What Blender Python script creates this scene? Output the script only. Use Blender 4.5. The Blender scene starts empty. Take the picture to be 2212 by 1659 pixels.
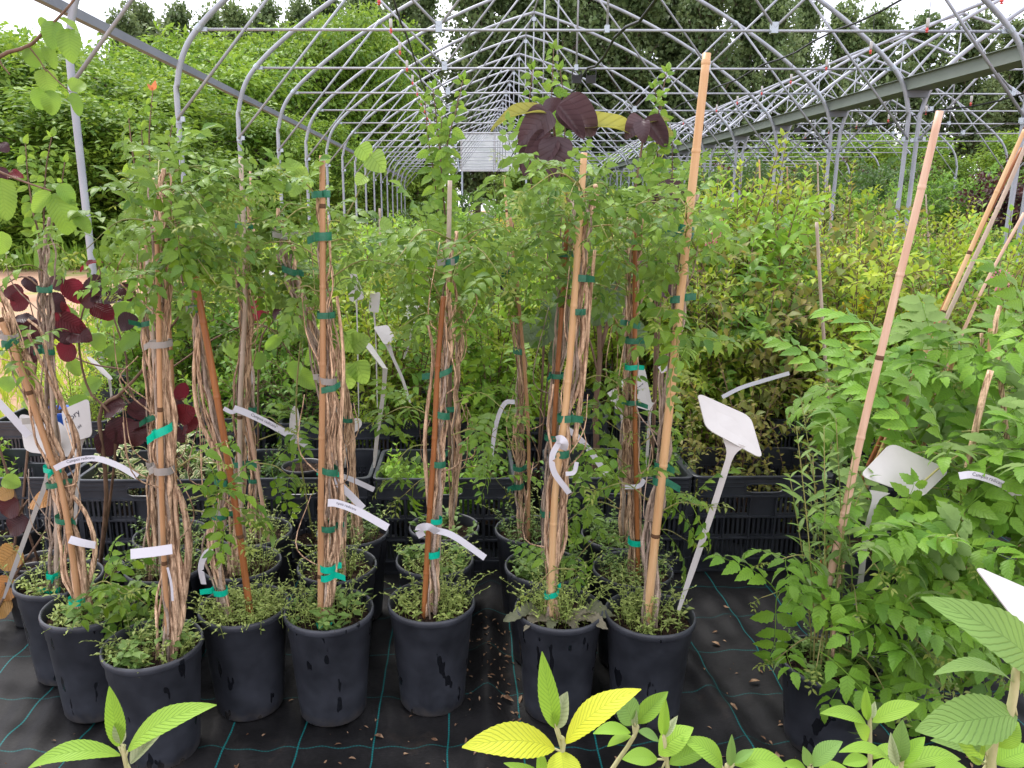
import bpy, math, random
import numpy as np
from mathutils import Vector, Matrix

# ------------------------------------------------------------------ camera, sky, sun, exposure
SC = bpy.context.scene
COL = SC.collection
R_ = math.radians
FPX, CX, CY = 1661.0, 1024.0, 829.5          # photograph measured on a 2212 x 1659 grid
CAM_Z, PITCH, YAW = 1.5, R_(12.9), R_(0.7)
cam_d = bpy.data.cameras.new('camera')
cam = bpy.data.objects.new('camera', cam_d); COL.objects.link(cam)
cam.location = (0, 0, CAM_Z)
cam.rotation_euler = (R_(90) - PITCH, 0, -YAW)
cam_d.sensor_width = 36.0
cam_d.lens = FPX / 2212.0 * 36.0
cam_d.shift_x = (1106.0 - CX) / 2212.0
cam_d.clip_start, cam_d.clip_end = 0.05, 600.0
SC.camera = cam

SUN_AZ, SUN_EL = R_(-35), R_(58)
world = bpy.data.worlds.new('World'); SC.world = world; world.use_nodes = True
wn, wl = world.node_tree.nodes, world.node_tree.links
wn.clear()
w_out = wn.new('ShaderNodeOutputWorld'); w_bg = wn.new('ShaderNodeBackground')
w_sky = wn.new('ShaderNodeTexSky'); w_sky.sky_type = 'NISHITA'; w_sky.sun_disc = False
w_sky.sun_elevation = SUN_EL; w_sky.sun_rotation = SUN_AZ; w_sky.air_density = 1.0; w_sky.dust_density = 2.0
w_tc = wn.new('ShaderNodeTexCoord'); w_map = wn.new('ShaderNodeMapping'); w_map.inputs['Scale'].default_value = (1.6, 1.6, 4.5)
w_noise = wn.new('ShaderNodeTexNoise'); w_noise.inputs['Scale'].default_value = 1.7; w_noise.inputs['Detail'].default_value = 6
w_ramp = wn.new('ShaderNodeValToRGB')
w_ramp.color_ramp.elements[0].position = 0.36; w_ramp.color_ramp.elements[0].color = (7.1, 7.3, 8.6, 1)
w_ramp.color_ramp.elements[1].position = 0.66; w_ramp.color_ramp.elements[1].color = (9.8, 9.5, 10.0, 1)
w_mix = wn.new('ShaderNodeMixRGB'); w_mix.inputs[0].default_value = 0.9
wl.new(w_tc.outputs['Generated'], w_map.inputs['Vector']); wl.new(w_map.outputs[0], w_noise.inputs['Vector'])
wl.new(w_noise.outputs['Fac'], w_ramp.inputs[0])
wl.new(w_sky.outputs[0], w_mix.inputs[1]); wl.new(w_ramp.outputs[0], w_mix.inputs[2])
wl.new(w_mix.outputs[0], w_bg.inputs['Color']); w_bg.inputs['Strength'].default_value = 0.1
wl.new(w_bg.outputs[0], w_out.inputs['Surface'])

sun_d = bpy.data.lights.new('sun', 'SUN'); sun_d.energy = 1.5; sun_d.angle = R_(22); sun_d.color = (1.0, 0.96, 0.9)
sun = bpy.data.objects.new('sun', sun_d); COL.objects.link(sun)
_s = Vector((math.sin(SUN_AZ) * math.cos(SUN_EL), math.cos(SUN_AZ) * math.cos(SUN_EL), math.sin(SUN_EL)))
sun.rotation_euler = _s.to_track_quat('Z', 'Y').to_euler(); sun.location = _s * 60

SC.view_settings.view_transform = 'Standard'; SC.view_settings.look = 'None'
SC.view_settings.exposure = 1.45; SC.view_settings.gamma = 1.0
SC.view_settings.use_curve_mapping = False
SC.render.engine = 'CYCLES'
SC.cycles.use_denoising = True
SC.cycles.max_bounces = 6; SC.cycles.diffuse_bounces = 2; SC.cycles.glossy_bounces = 2
SC.cycles.transmission_bounces = 5; SC.cycles.transparent_max_bounces = 6

rng = np.random.default_rng(7)
random.seed(7)

# ------------------------------------------------------------------ photograph pixel -> direction -> place
_sy, _cy, _sp, _cp = math.sin(YAW), math.cos(YAW), math.sin(PITCH), math.cos(PITCH)
FW = np.array([_sy * _cp, _cy * _cp, -_sp]); RT = np.array([_cy, -_sy, 0.0]); UP = np.cross(RT, FW)
C0 = np.array([0, 0, CAM_Z])
def ray(u, v):
    return RT * ((u - CX) / FPX) + UP * ((CY - v) / FPX) + FW
def at_z(u, v, z):
    d = ray(u, v); return C0 + d * ((z - CAM_Z) / d[2])
def at_y(u, v, y):
    d = ray(u, v); return C0 + d * (y / d[1])

# ------------------------------------------------------------------ materials
def new_mat(name):
    m = bpy.data.materials.new(name); m.use_nodes = True
    nt = m.node_tree; nt.nodes.clear()
    return m, nt.nodes, nt.links
def rgba(c): return (c[0], c[1], c[2], 1.0)

def mat_plain(name, col, rough=0.6, spec=0.4, col2=None, scale=(8, 8, 8), detail=4, bump=0.0, bscale=60, metallic=0.0,
              lo=0.35, hi=0.65, trans=0.0, objvar=0.0, rvar=0.0):
    m, n, l = new_mat(name)
    out = n.new('ShaderNodeOutputMaterial'); p = n.new('ShaderNodeBsdfPrincipled')
    p.inputs['Roughness'].default_value = rough; p.inputs['Specular IOR Level'].default_value = spec; p.inputs['Metallic'].default_value = metallic
    tc = n.new('ShaderNodeTexCoord')
    src = None
    if col2 is not None:
        mp = n.new('ShaderNodeMapping'); mp.inputs['Scale'].default_value = scale
        nz = n.new('ShaderNodeTexNoise'); nz.inputs['Scale'].default_value = 1.0; nz.inputs['Detail'].default_value = detail; nz.inputs['Roughness'].default_value = 0.65
        rp = n.new('ShaderNodeValToRGB')
        rp.color_ramp.elements[0].position = lo; rp.color_ramp.elements[0].color = rgba(col)
        rp.color_ramp.elements[1].position = hi; rp.color_ramp.elements[1].color = rgba(col2)
        l.new(tc.outputs['Object'], mp.inputs[0]); l.new(mp.outputs[0], nz.inputs['Vector']); l.new(nz.outputs['Fac'], rp.inputs[0])
        src = rp.outputs[0]
        if rvar:
            mr = n.new('ShaderNodeMapRange'); mr.inputs['To Min'].default_value = rough - rvar; mr.inputs['To Max'].default_value = rough + rvar
            l.new(nz.outputs['Fac'], mr.inputs[0]); l.new(mr.outputs[0], p.inputs['Roughness'])
    if objvar:
        oi = n.new('ShaderNodeObjectInfo'); mr = n.new('ShaderNodeMapRange')
        mr.inputs['To Min'].default_value = 1 - objvar; mr.inputs['To Max'].default_value = 1 + objvar
        hs = n.new('ShaderNodeHueSaturation'); l.new(oi.outputs['Random'], mr.inputs[0]); l.new(mr.outputs[0], hs.inputs['Value'])
        if src is None: hs.inputs['Color'].default_value = rgba(col)
        else: l.new(src, hs.inputs['Color'])
        src = hs.outputs[0]
    if src is None: p.inputs['Base Color'].default_value = rgba(col)
    else: l.new(src, p.inputs['Base Color'])
    if bump:
        nb = n.new('ShaderNodeTexNoise'); nb.inputs['Scale'].default_value = bscale; nb.inputs['Detail'].default_value = 3
        bp = n.new('ShaderNodeBump'); bp.inputs['Strength'].default_value = bump; bp.inputs['Distance'].default_value = 0.01
        l.new(tc.outputs['Object'], nb.inputs['Vector']); l.new(nb.outputs['Fac'], bp.inputs['Height']); l.new(bp.outputs[0], p.inputs['Normal'])
    if trans:
        tr = n.new('ShaderNodeBsdfTranslucent'); mx = n.new('ShaderNodeMixShader'); mx.inputs[0].default_value = trans
        if src is None: tr.inputs[0].default_value = rgba(col)
        else: l.new(src, tr.inputs[0])
        l.new(p.outputs[0], mx.inputs[1]); l.new(tr.outputs[0], mx.inputs[2]); l.new(mx.outputs[0], out.inputs[0])
    else:
        l.new(p.outputs[0], out.inputs[0])
    return m

def mat_leaf(name, a, b, tr=0.38, rough=0.45, veins=0, vein_col=None, vein_w=0.06, edge=None, back=None, objvar=0.2, spec=0.33, bump=0.0, vein_f=0.35):
    """a..b: leaf-to-leaf colour range (vertex attribute tint 0..1); veins: number of side veins; edge: variegated margin"""
    m, n, l = new_mat(name)
    out = n.new('ShaderNodeOutputMaterial'); p = n.new('ShaderNodeBsdfPrincipled')
    p.inputs['Roughness'].default_value = rough; p.inputs['Specular IOR Level'].default_value = spec
    at = n.new('ShaderNodeAttribute'); at.attribute_name = 'tint'
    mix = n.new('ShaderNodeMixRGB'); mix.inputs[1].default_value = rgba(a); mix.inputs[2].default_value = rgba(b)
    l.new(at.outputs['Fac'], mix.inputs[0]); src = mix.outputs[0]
    oi = n.new('ShaderNodeObjectInfo'); mr = n.new('ShaderNodeMapRange')
    mr.inputs['To Min'].default_value = 1 - objvar; mr.inputs['To Max'].default_value = 1 + objvar
    hs = n.new('ShaderNodeHueSaturation'); l.new(oi.outputs['Random'], mr.inputs[0]); l.new(mr.outputs[0], hs.inputs['Value'])
    l.new(src, hs.inputs['Color']); src = hs.outputs[0]
    height = None
    if veins or edge:
        uv = n.new('ShaderNodeAttribute'); uv.attribute_name = 'luv'
        sx = n.new('ShaderNodeSeparateXYZ'); l.new(uv.outputs['Vector'], sx.inputs[0])
        ab = n.new('ShaderNodeMath'); ab.operation = 'ABSOLUTE'; l.new(sx.outputs[0], ab.inputs[0])
    if veins:
        m1 = n.new('ShaderNodeMath'); m1.operation = 'MULTIPLY'; m1.inputs[1].default_value = 0.22; l.new(ab.outputs[0], m1.inputs[0])
        m2 = n.new('ShaderNodeMath'); m2.operation = 'SUBTRACT'; l.new(sx.outputs[1], m2.inputs[0]); l.new(m1.outputs[0], m2.inputs[1])
        m3 = n.new('ShaderNodeMath'); m3.operation = 'MULTIPLY'; m3.inputs[1].default_value = veins; l.new(m2.outputs[0], m3.inputs[0])
        pp = n.new('ShaderNodeMath'); pp.operation = 'PINGPONG'; pp.inputs[1].default_value = 0.5; l.new(m3.outputs[0], pp.inputs[0])
        c1 = n.new('ShaderNodeMapRange'); c1.inputs['From Min'].default_value = 0.0; c1.inputs['From Max'].default_value = 0.2
        c1.inputs['To Min'].default_value = 1.0; c1.inputs['To Max'].default_value = 0.0; l.new(pp.outputs[0], c1.inputs[0])
        c2 = n.new('ShaderNodeMapRange'); c2.inputs['From Min'].default_value = 0.0; c2.inputs['From Max'].default_value = vein_w
        c2.inputs['To Min'].default_value = 1.0; c2.inputs['To Max'].default_value = 0.0; l.new(ab.outputs[0], c2.inputs[0])
        mxm = n.new('ShaderNodeMath'); mxm.operation = 'MAXIMUM'; l.new(c1.outputs[0], mxm.inputs[0]); l.new(c2.outputs[0], mxm.inputs[1])
        sc = n.new('ShaderNodeMath'); sc.operation = 'MULTIPLY'; sc.inputs[1].default_value = vein_f; l.new(mxm.outputs[0], sc.inputs[0])
        vm = n.new('ShaderNodeMixRGB'); l.new(sc.outputs[0], vm.inputs[0]); l.new(src, vm.inputs[1])
        vm.inputs[2].default_value = rgba(vein_col or [x * 0.55 for x in a]); src = vm.outputs[0]
        height = mxm.outputs[0]
    if edge:
        nz = n.new('ShaderNodeTexNoise'); nz.inputs['Scale'].default_value = 90; 
        ad = n.new('ShaderNodeMath'); ad.operation = 'MULTIPLY_ADD'; ad.inputs[1].default_value = 0.7; l.new(nz.outputs['Fac'], ad.inputs[0]); l.new(ab.outputs[0], ad.inputs[2])
        ce = n.new('ShaderNodeMapRange'); ce.inputs['From Min'].default_value = 0.86; ce.inputs['From Max'].default_value = 0.96; l.new(ad.outputs[0], ce.inputs[0])
        em = n.new('ShaderNodeMixRGB'); l.new(ce.outputs[0], em.inputs[0]); l.new(src, em.inputs[1]); em.inputs[2].default_value = rgba(edge); src = em.outputs[0]
    if back:
        ge = n.new('ShaderNodeNewGeometry'); bm = n.new('ShaderNodeMixRGB'); l.new(ge.outputs['Backfacing'], bm.inputs[0])
        l.new(src, bm.inputs[1]); bm.inputs[2].default_value = rgba(back); src = bm.outputs[0]
    l.new(src, p.inputs['Base Color'])
    if bump and height is not None:
        bp = n.new('ShaderNodeBump'); bp.inputs['Strength'].default_value = bump; bp.inputs['Distance'].default_value = 0.004; bp.invert = True
        l.new(height, bp.inputs['Height']); l.new(bp.outputs[0], p.inputs['Normal'])
    t = n.new('ShaderNodeBsdfTranslucent'); mx = n.new('ShaderNodeMixShader'); mx.inputs[0].default_value = tr
    hs2 = n.new('ShaderNodeHueSaturation'); hs2.inputs['Value'].default_value = 1.45; hs2.inputs['Hue'].default_value = 0.488; l.new(src, hs2.inputs['Color'])
    l.new(hs2.outputs[0], t.inputs[0]); l.new(p.outputs[0], mx.inputs[1]); l.new(t.outputs[0], mx.inputs[2]); l.new(mx.outputs[0], out.inputs[0])
    return m

M = {}
M['steel'] = mat_plain('galvanised_steel', (0.28, 0.295, 0.33), 0.5, 0.5, (0.38, 0.395, 0.43), (3, 3, 1.2), metallic=0.25)
M['steel_bright'] = mat_plain('zinc_bracket', (0.40, 0.45, 0.50), 0.4, 0.5, metallic=0.3)
M['gutter'] = mat_plain('gutter_steel', (0.15, 0.18, 0.15), 0.55, 0.4, (0.19, 0.22, 0.19), (1, 1, 1))
M['rail'] = mat_plain('rail_steel', (0.13, 0.145, 0.165), 0.5, 0.5, (0.17, 0.185, 0.21), (1, 1, 1))
M['rubber'] = mat_plain('black_hose', (0.012, 0.012, 0.013), 0.5, 0.4)
M['red_plastic'] = mat_plain('red_plastic', (0.55, 0.06, 0.05), 0.4)
M['white_plastic'] = mat_plain('white_plastic', (0.50, 0.48, 0.46), 0.35, 0.5, (0.45, 0.43, 0.41), (14, 14, 14), lo=0.3, hi=0.8)
M['paper'] = mat_plain('white_paper_tape', (0.62, 0.61, 0.65), 0.6, 0.3, trans=0.15)
M['ink'] = mat_plain('black_ink', (0.03, 0.03, 0.05), 0.7, 0.1)
M['pane'] = mat_plain('white_translucent_sheet', (0.85, 0.86, 0.87), 0.3, 0.5, (0.62, 0.66, 0.66), (0.8, 0.8, 1.4), trans=0.45)
M['pot'] = None
M['crate'] = mat_plain('black_crate_plastic', (0.022, 0.025, 0.032), 0.36, 0.55, (0.040, 0.044, 0.054), (9, 9, 9), rvar=0.1, bump=0.05, bscale=90)
M['small_pot'] = mat_plain('thin_black_pot', (0.014, 0.015, 0.017), 0.45, 0.5, (0.03, 0.03, 0.033), (12, 12, 12))
M['soil'] = mat_plain('potting_soil', (0.018, 0.012, 0.009), 0.95, 0.1, (0.085, 0.052, 0.034), (120, 120, 120), lo=0.45, hi=0.72, bump=0.9, bscale=140)
M['bark'] = mat_plain('vine_bark', (0.17, 0.10, 0.06), 0.85, 0.15, (0.68, 0.47, 0.31), (170, 170, 13), detail=5, lo=0.38, hi=0.60, bump=0.5, bscale=140, objvar=0.3)
M['bark_grey'] = mat_plain('grey_bark', (0.13, 0.095, 0.07), 0.85, 0.15, (0.50, 0.39, 0.31), (150, 150, 9), detail=5, lo=0.33, hi=0.66, bump=0.5, bscale=120, objvar=0.25)
M['twig'] = mat_plain('brown_twig', (0.10, 0.06, 0.04), 0.75, 0.2, (0.19, 0.12, 0.08), (60, 60, 8))
M['shoot'] = mat_plain('green_shoot', (0.16, 0.20, 0.05), 0.6, 0.3, (0.28, 0.22, 0.09), (25, 25, 6), objvar=0.25)
M['trunk'] = mat_plain('tree_bark', (0.07, 0.055, 0.04), 0.9, 0.1, (0.16, 0.13, 0.10), (9, 9, 2), bump=0.5, bscale=14)
for k, (a, b) in {'cane_tan': ((0.50, 0.275, 0.12), (0.60, 0.40, 0.215)), 'cane_red': ((0.19, 0.060, 0.016), (0.36, 0.14, 0.045)),
                  'cane_grey': ((0.33, 0.25, 0.19), (0.50, 0.40, 0.32)), 'cane_orange': ((0.34, 0.17, 0.075), (0.47, 0.275, 0.145)),
                  'cane_pink': ((0.50, 0.30, 0.20), (0.62, 0.43, 0.31))}.items():
    M[k] = mat_plain(k, a, 0.42, 0.4, b, (60, 60, 3.5), lo=0.3, hi=0.7)
M['cane_node'] = mat_plain('cane_node', (0.10, 0.05, 0.025), 0.7, 0.2)
M['tie_dark'] = mat_plain('green_tie_tape', (0.012, 0.13, 0.072), 0.4, 0.5, (0.03, 0.19, 0.11), (60, 60, 60), trans=0.12)
M['tie_teal'] = mat_plain('teal_tie_tape', (0.0, 0.50, 0.33), 0.35, 0.5, trans=0.2)
M['tie_clear'] = mat_plain('clear_tie_tape', (0.36, 0.34, 0.32), 0.3, 0.5, trans=0.35)
M['litter'] = mat_plain('leaf_litter', (0.11, 0.06, 0.035), 0.9, 0.1, (0.36, 0.24, 0.15), (40, 40, 40), lo=0.4, hi=0.65)
M['blue_pot'] = mat_plain('blue_print', (0.02, 0.09, 0.42), 0.4)

def build_pot_mat():
    m, n, l = new_mat('black_pot_plastic')
    out = n.new('ShaderNodeOutputMaterial'); p = n.new('ShaderNodeBsdfPrincipled'); l.new(p.outputs[0], out.inputs[0])
    tc = n.new('ShaderNodeTexCoord'); oi = n.new('ShaderNodeObjectInfo')
    ofs = n.new('ShaderNodeVectorMath'); ofs.operation = 'MULTIPLY_ADD'; ofs.inputs[1].default_value = (31, 17, 11)
    cmb = n.new('ShaderNodeCombineXYZ')
    for i in range(3): l.new(oi.outputs['Random'], cmb.inputs[i])
    l.new(cmb.outputs[0], ofs.inputs[0]); l.new(tc.outputs['Object'], ofs.inputs[2])
    n1 = n.new('ShaderNodeTexNoise'); n1.inputs['Scale'].default_value = 14; n1.inputs['Detail'].default_value = 6; l.new(ofs.outputs[0], n1.inputs['Vector'])
    rp = n.new('ShaderNodeValToRGB'); rp.color_ramp.elements[0].position = 0.32; rp.color_ramp.elements[0].color = (0.017, 0.019, 0.025, 1)
    rp.color_ramp.elements[1].position = 0.72; rp.color_ramp.elements[1].color = (0.042, 0.046, 0.058, 1); l.new(n1.outputs['Fac'], rp.inputs[0])
    # drops and runs of water: dark, smooth, stretched downwards
    mp = n.new('ShaderNodeMapping'); mp.inputs['Scale'].default_value = (26, 26, 9); l.new(ofs.outputs[0], mp.inputs[0])
    n2 = n.new('ShaderNodeTexNoise'); n2.inputs['Scale'].default_value = 1.0; n2.inputs['Detail'].default_value = 2; l.new(mp.outputs[0], n2.inputs['Vector'])
    w = n.new('ShaderNodeMapRange'); w.inputs['From Min'].default_value = 0.645; w.inputs['From Max'].default_value = 0.66; l.new(n2.outputs['Fac'], w.inputs[0])
    mx = n.new('ShaderNodeMixRGB'); l.new(w.outputs[0], mx.inputs[0]); l.new(rp.outputs[0], mx.inputs[1]); mx.inputs[2].default_value = (0.008, 0.009, 0.012, 1)
    # dry soil dust splashed near the foot
    sx = n.new('ShaderNodeSeparateXYZ'); l.new(tc.outputs['Object'], sx.inputs[0])
    d1 = n.new('ShaderNodeMapRange'); d1.inputs['From Min'].default_value = 0.075; d1.inputs['From Max'].default_value = 0.0; l.new(sx.outputs[2], d1.inputs[0])
    n3 = n.new('ShaderNodeTexNoise'); n3.inputs['Scale'].default_value = 34; n3.inputs['Detail'].default_value = 5; l.new(ofs.outputs[0], n3.inputs['Vector'])
    d2 = n.new('ShaderNodeMath'); d2.operation = 'MULTIPLY'; l.new(d1.outputs[0], d2.inputs[0]); l.new(n3.outputs['Fac'], d2.inputs[1])
    d3 = n.new('ShaderNodeMapRange'); d3.inputs['From Min'].default_value = 0.25; d3.inputs['From Max'].default_value = 0.6; d3.inputs['To Max'].default_value = 0.55; l.new(d2.outputs[0], d3.inputs[0])
    mx2 = n.new('ShaderNodeMixRGB'); l.new(d3.outputs[0], mx2.inputs[0]); l.new(mx.outputs[0], mx2.inputs[1]); mx2.inputs[2].default_value = (0.10, 0.085, 0.07, 1)
    l.new(mx2.outputs[0], p.inputs['Base Color'])
    rr = n.new('ShaderNodeMapRange'); rr.inputs['To Min'].default_value = 0.5; rr.inputs['To Max'].default_value = 0.16; l.new(w.outputs[0], rr.inputs[0]); l.new(rr.outputs[0], p.inputs['Roughness'])
    p.inputs['Specular IOR Level'].default_value = 0.55
    bp = n.new('ShaderNodeBump'); bp.inputs['Strength'].default_value = 0.08; bp.inputs['Distance'].default_value = 0.004; l.new(n3.outputs['Fac'], bp.inputs['Height']); l.new(bp.outputs[0], p.inputs['Normal'])
    return m
M['pot'] = build_pot_mat()

def build_mat_fabric():
    m, n, l = new_mat('woven_ground_fabric')
    out = n.new('ShaderNodeOutputMaterial'); p = n.new('ShaderNodeBsdfPrincipled'); l.new(p.outputs[0], out.inputs[0])
    tc = n.new('ShaderNodeTexCoord'); sx = n.new('ShaderNodeSeparateXYZ')
    nz0 = n.new('ShaderNodeTexNoise'); nz0.inputs['Scale'].default_value = 5.0; l.new(tc.outputs['Object'], nz0.inputs['Vector'])
    wob = n.new('ShaderNodeVectorMath'); wob.operation = 'MULTIPLY_ADD'; wob.inputs[1].default_value = (0.012, 0.03, 0); l.new(nz0.outputs['Color'], wob.inputs[0]); l.new(tc.outputs['Object'], wob.inputs[2])
    l.new(wob.outputs[0], sx.inputs[0])
    def line(sock, period, off, width):
        a = n.new('ShaderNodeMath'); a.operation = 'ADD'; a.inputs[1].default_value = off; l.new(sock, a.inputs[0])
        b = n.new('ShaderNodeMath'); b.operation = 'PINGPONG'; b.inputs[1].default_value = period / 2; l.new(a.outputs[0], b.inputs[0])
        c = n.new('ShaderNodeMapRange'); c.inputs['From Min'].default_value = width * 0.7; c.inputs['From Max'].default_value = width; c.inputs['To Min'].default_value = 1; c.inputs['To Max'].default_value = 0
        l.new(b.outputs[0], c.inputs[0]); return c.outputs[0]
    lx = line(sx.outputs[0], 0.213, 0.045 + 0.213 * 40, 0.0026); ly = line(sx.outputs[1], 0.236, 0.205, 0.0024)
    # stitches break the lines into dashes
    def dash(sock, sc):
        a = n.new('ShaderNodeMath'); a.operation = 'MULTIPLY'; a.inputs[1].default_value = sc; l.new(sock, a.inputs[0])
        s = n.new('ShaderNodeMath'); s.operation = 'SINE'; l.new(a.outputs[0], s.inputs[0])
        c = n.new('ShaderNodeMapRange'); c.inputs['From Min'].default_value = -1; c.inputs['To Min'].default_value = 0.55; l.new(s.outputs[0], c.inputs[0]); return c.outputs[0]
    dx = n.new('ShaderNodeMath'); dx.operation = 'MULTIPLY'; l.new(lx, dx.inputs[0]); l.new(dash(sx.outputs[1], 700), dx.inputs[1])
    dy = n.new('ShaderNodeMath'); dy.operation = 'MULTIPLY'; l.new(ly, dy.inputs[0]); l.new(dash(sx.outputs[0], 700), dy.inputs[1])
    dy2 = n.new('ShaderNodeMath'); dy2.operation = 'MULTIPLY'; dy2.inputs[1].default_value = 0.55; l.new(dy.outputs[0], dy2.inputs[0])
    mxl = n.new('ShaderNodeMath'); mxl.operation = 'MAXIMUM'; l.new(dx.outputs[0], mxl.inputs[0]); l.new(dy2.outputs[0], mxl.inputs[1])
    n1 = n.new('ShaderNodeTexNoise'); n1.inputs['Scale'].default_value = 3.5; n1.inputs['Detail'].default_value = 7; n1.inputs['Roughness'].default_value = 0.7; l.new(tc.outputs['Object'], n1.inputs['Vector'])
    rp = n.new('ShaderNodeValToRGB'); e = rp.color_ramp.elements
    e[0].position = 0.35; e[0].color = (0.0045, 0.0045, 0.005, 1); e[1].position = 0.60; e[1].color = (0.013, 0.0125, 0.013, 1)
    x = e.new(0.74); x.color = (0.035, 0.026, 0.020, 1)
    l.new(n1.outputs['Fac'], rp.inputs[0])
    # weave: fine cross threads
    mpw = n.new('ShaderNodeMapping'); mpw.inputs['Scale'].default_value = (60, 420, 1); l.new(tc.outputs['Object'], mpw.inputs[0])
    nw = n.new('ShaderNodeTexNoise'); nw.inputs['Scale'].default_value = 1; nw.inputs['Detail'].default_value = 2; l.new(mpw.outputs[0], nw.inputs['Vector'])
    wv = n.new('ShaderNodeMapRange'); wv.inputs['From Min'].default_value = 0.3; wv.inputs['From Max'].default_value = 0.7; wv.inputs['To Min'].default_value = 0.7; wv.inputs['To Max'].default_value = 1.45; l.new(nw.outputs['Fac'], wv.inputs[0])
    hs = n.new('ShaderNodeHueSaturation'); l.new(rp.outputs[0], hs.inputs['Color']); l.new(wv.outputs[0], hs.inputs['Value'])
    mx = n.new('ShaderNodeMixRGB'); l.new(mxl.outputs[0], mx.inputs[0]); l.new(hs.outputs[0], mx.inputs[1]); mx.inputs[2].default_value = (0.005, 0.135, 0.135, 1)
    l.new(mx.outputs[0], p.inputs['Base Color']); p.inputs['Roughness'].default_value = 0.6; p.inputs['Specular IOR Level'].default_value = 0.2
    bp = n.new('ShaderNodeBump'); bp.inputs['Strength'].default_value = 0.35; bp.inputs['Distance'].default_value = 0.002; l.new(nw.outputs['Fac'], bp.inputs['Height']); l.new(bp.outputs[0], p.inputs['Normal'])
    return m
M['fabric'] = build_mat_fabric()

def build_ground_mat():
    m, n, l = new_mat('bare_earth_and_grass')
    out = n.new('ShaderNodeOutputMaterial'); p = n.new('ShaderNodeBsdfPrincipled'); l.new(p.outputs[0], out.inputs[0]); p.inputs['Roughness'].default_value = 0.95
    p.inputs['Specular IOR Level'].default_value = 0.1
    tc = n.new('ShaderNodeTexCoord')
    n1 = n.new('ShaderNodeTexNoise'); n1.inputs['Scale'].default_value = 0.55; n1.inputs['Detail'].default_value = 8; n1.inputs['Roughness'].default_value = 0.65; l.new(tc.outputs['Object'], n1.inputs['Vector'])
    rp = n.new('ShaderNodeValToRGB'); e = rp.color_ramp.elements
    e[0].position = 0.38; e[0].color = (0.34, 0.19, 0.12, 1); e[1].position = 0.66; e[1].color = (0.20, 0.25, 0.06, 1)
    x = e.new(0.55); x.color = (0.42, 0.27, 0.18, 1); l.new(n1.outputs['Fac'], rp.inputs[0]); l.new(rp.outputs[0], p.inputs['Base Color'])
    n2 = n.new('ShaderNodeTexNoise'); n2.inputs['Scale'].default_value = 14; n2.inputs['Detail'].default_value = 6; l.new(tc.outputs['Object'], n2.inputs['Vector'])
    bp = n.new('ShaderNodeBump'); bp.inputs['Strength'].default_value = 0.8; bp.inputs['Distance'].default_value = 0.04; l.new(n2.outputs['Fac'], bp.inputs['Height']); l.new(bp.outputs[0], p.inputs['Normal'])
    return m
M['ground'] = build_ground_mat()

# leaves: real-world reflectances
M['lf_vine'] = mat_leaf('vine_leaflet', (0.052, 0.138, 0.010), (0.180, 0.295, 0.020), 0.32, 0.42, veins=7, vein_col=(0.10, 0.18, 0.03), vein_w=0.05, back=(0.14, 0.24, 0.05), bump=0.3)
M['lf_vine_young'] = mat_leaf('young_vine_leaflet', (0.14, 0.22, 0.035), (0.26, 0.30, 0.06), 0.4, 0.45)
M['lf_lush'] = mat_leaf('lush_vine_leaflet', (0.095, 0.225, 0.022), (0.205, 0.375, 0.035), 0.36, 0.45, veins=8, vein_col=(0.07, 0.15, 0.02), vein_w=0.04, back=(0.22, 0.34, 0.12), bump=0.32)
M['lf_weed'] = mat_leaf('chickweed', (0.14, 0.22, 0.04), (0.36, 0.42, 0.12), 0.3, 0.5)
M['lf_weed2'] = mat_leaf('dark_weed', (0.08, 0.16, 0.035), (0.17, 0.27, 0.06), 0.3, 0.5)
M['lf_budd'] = mat_leaf('butterfly_bush_leaf', (0.17, 0.34, 0.035), (0.28, 0.46, 0.05), 0.35, 0.55, veins=15, vein_col=(0.055, 0.15, 0.025), vein_w=0.035, back=(0.30, 0.40, 0.20), bump=0.40, objvar=0.12)
M['lf_budd_gold'] = mat_leaf('golden_butterfly_bush_leaf', (0.42, 0.50, 0.035), (0.58, 0.60, 0.04), 0.35, 0.55, veins=15, vein_col=(0.16, 0.30, 0.03), vein_w=0.03, back=(0.42, 0.48, 0.16), bump=0.40, objvar=0.05)
M['lf_budd_dull'] = mat_leaf('felted_butterfly_bush_leaf', (0.13, 0.25, 0.055), (0.20, 0.33, 0.08), 0.3, 0.6, veins=14, vein_col=(0.07, 0.16, 0.035), vein_w=0.035, back=(0.26, 0.33, 0.15), bump=0.40, objvar=0.1)
M['lf_budd_pale'] = mat_leaf('unfolding_felted_leaf', (0.34, 0.40, 0.22), (0.40, 0.45, 0.27), 0.3, 0.7, veins=9, bump=0.4)
M['lf_hazel'] = mat_leaf('hazel_leaf', (0.10, 0.205, 0.030), (0.19, 0.315, 0.042), 0.42, 0.5, veins=11, vein_col=(0.08, 0.17, 0.03), vein_w=0.03, bump=0.36)
M['lf_purple'] = mat_leaf('purple_hazel_leaf', (0.030, 0.014, 0.017), (0.075, 0.016, 0.016), 0.30, 0.4, veins=10, vein_col=(0.012, 0.006, 0.008), vein_w=0.03, bump=0.36)
M['lf_red'] = mat_leaf('red_hazel_leaf', (0.10, 0.010, 0.014), (0.20, 0.02, 0.02), 0.5, 0.45, veins=10, vein_col=(0.05, 0.004, 0.008), vein_w=0.03, bump=0.6)
M['lf_catalpa'] = mat_leaf('purple_catalpa_leaf', (0.050, 0.026, 0.030), (0.095, 0.055, 0.060), 0.22, 0.38, veins=7, vein_col=(0.03, 0.012, 0.016), vein_w=0.025, back=(0.13, 0.05, 0.03), bump=0.20)
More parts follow.
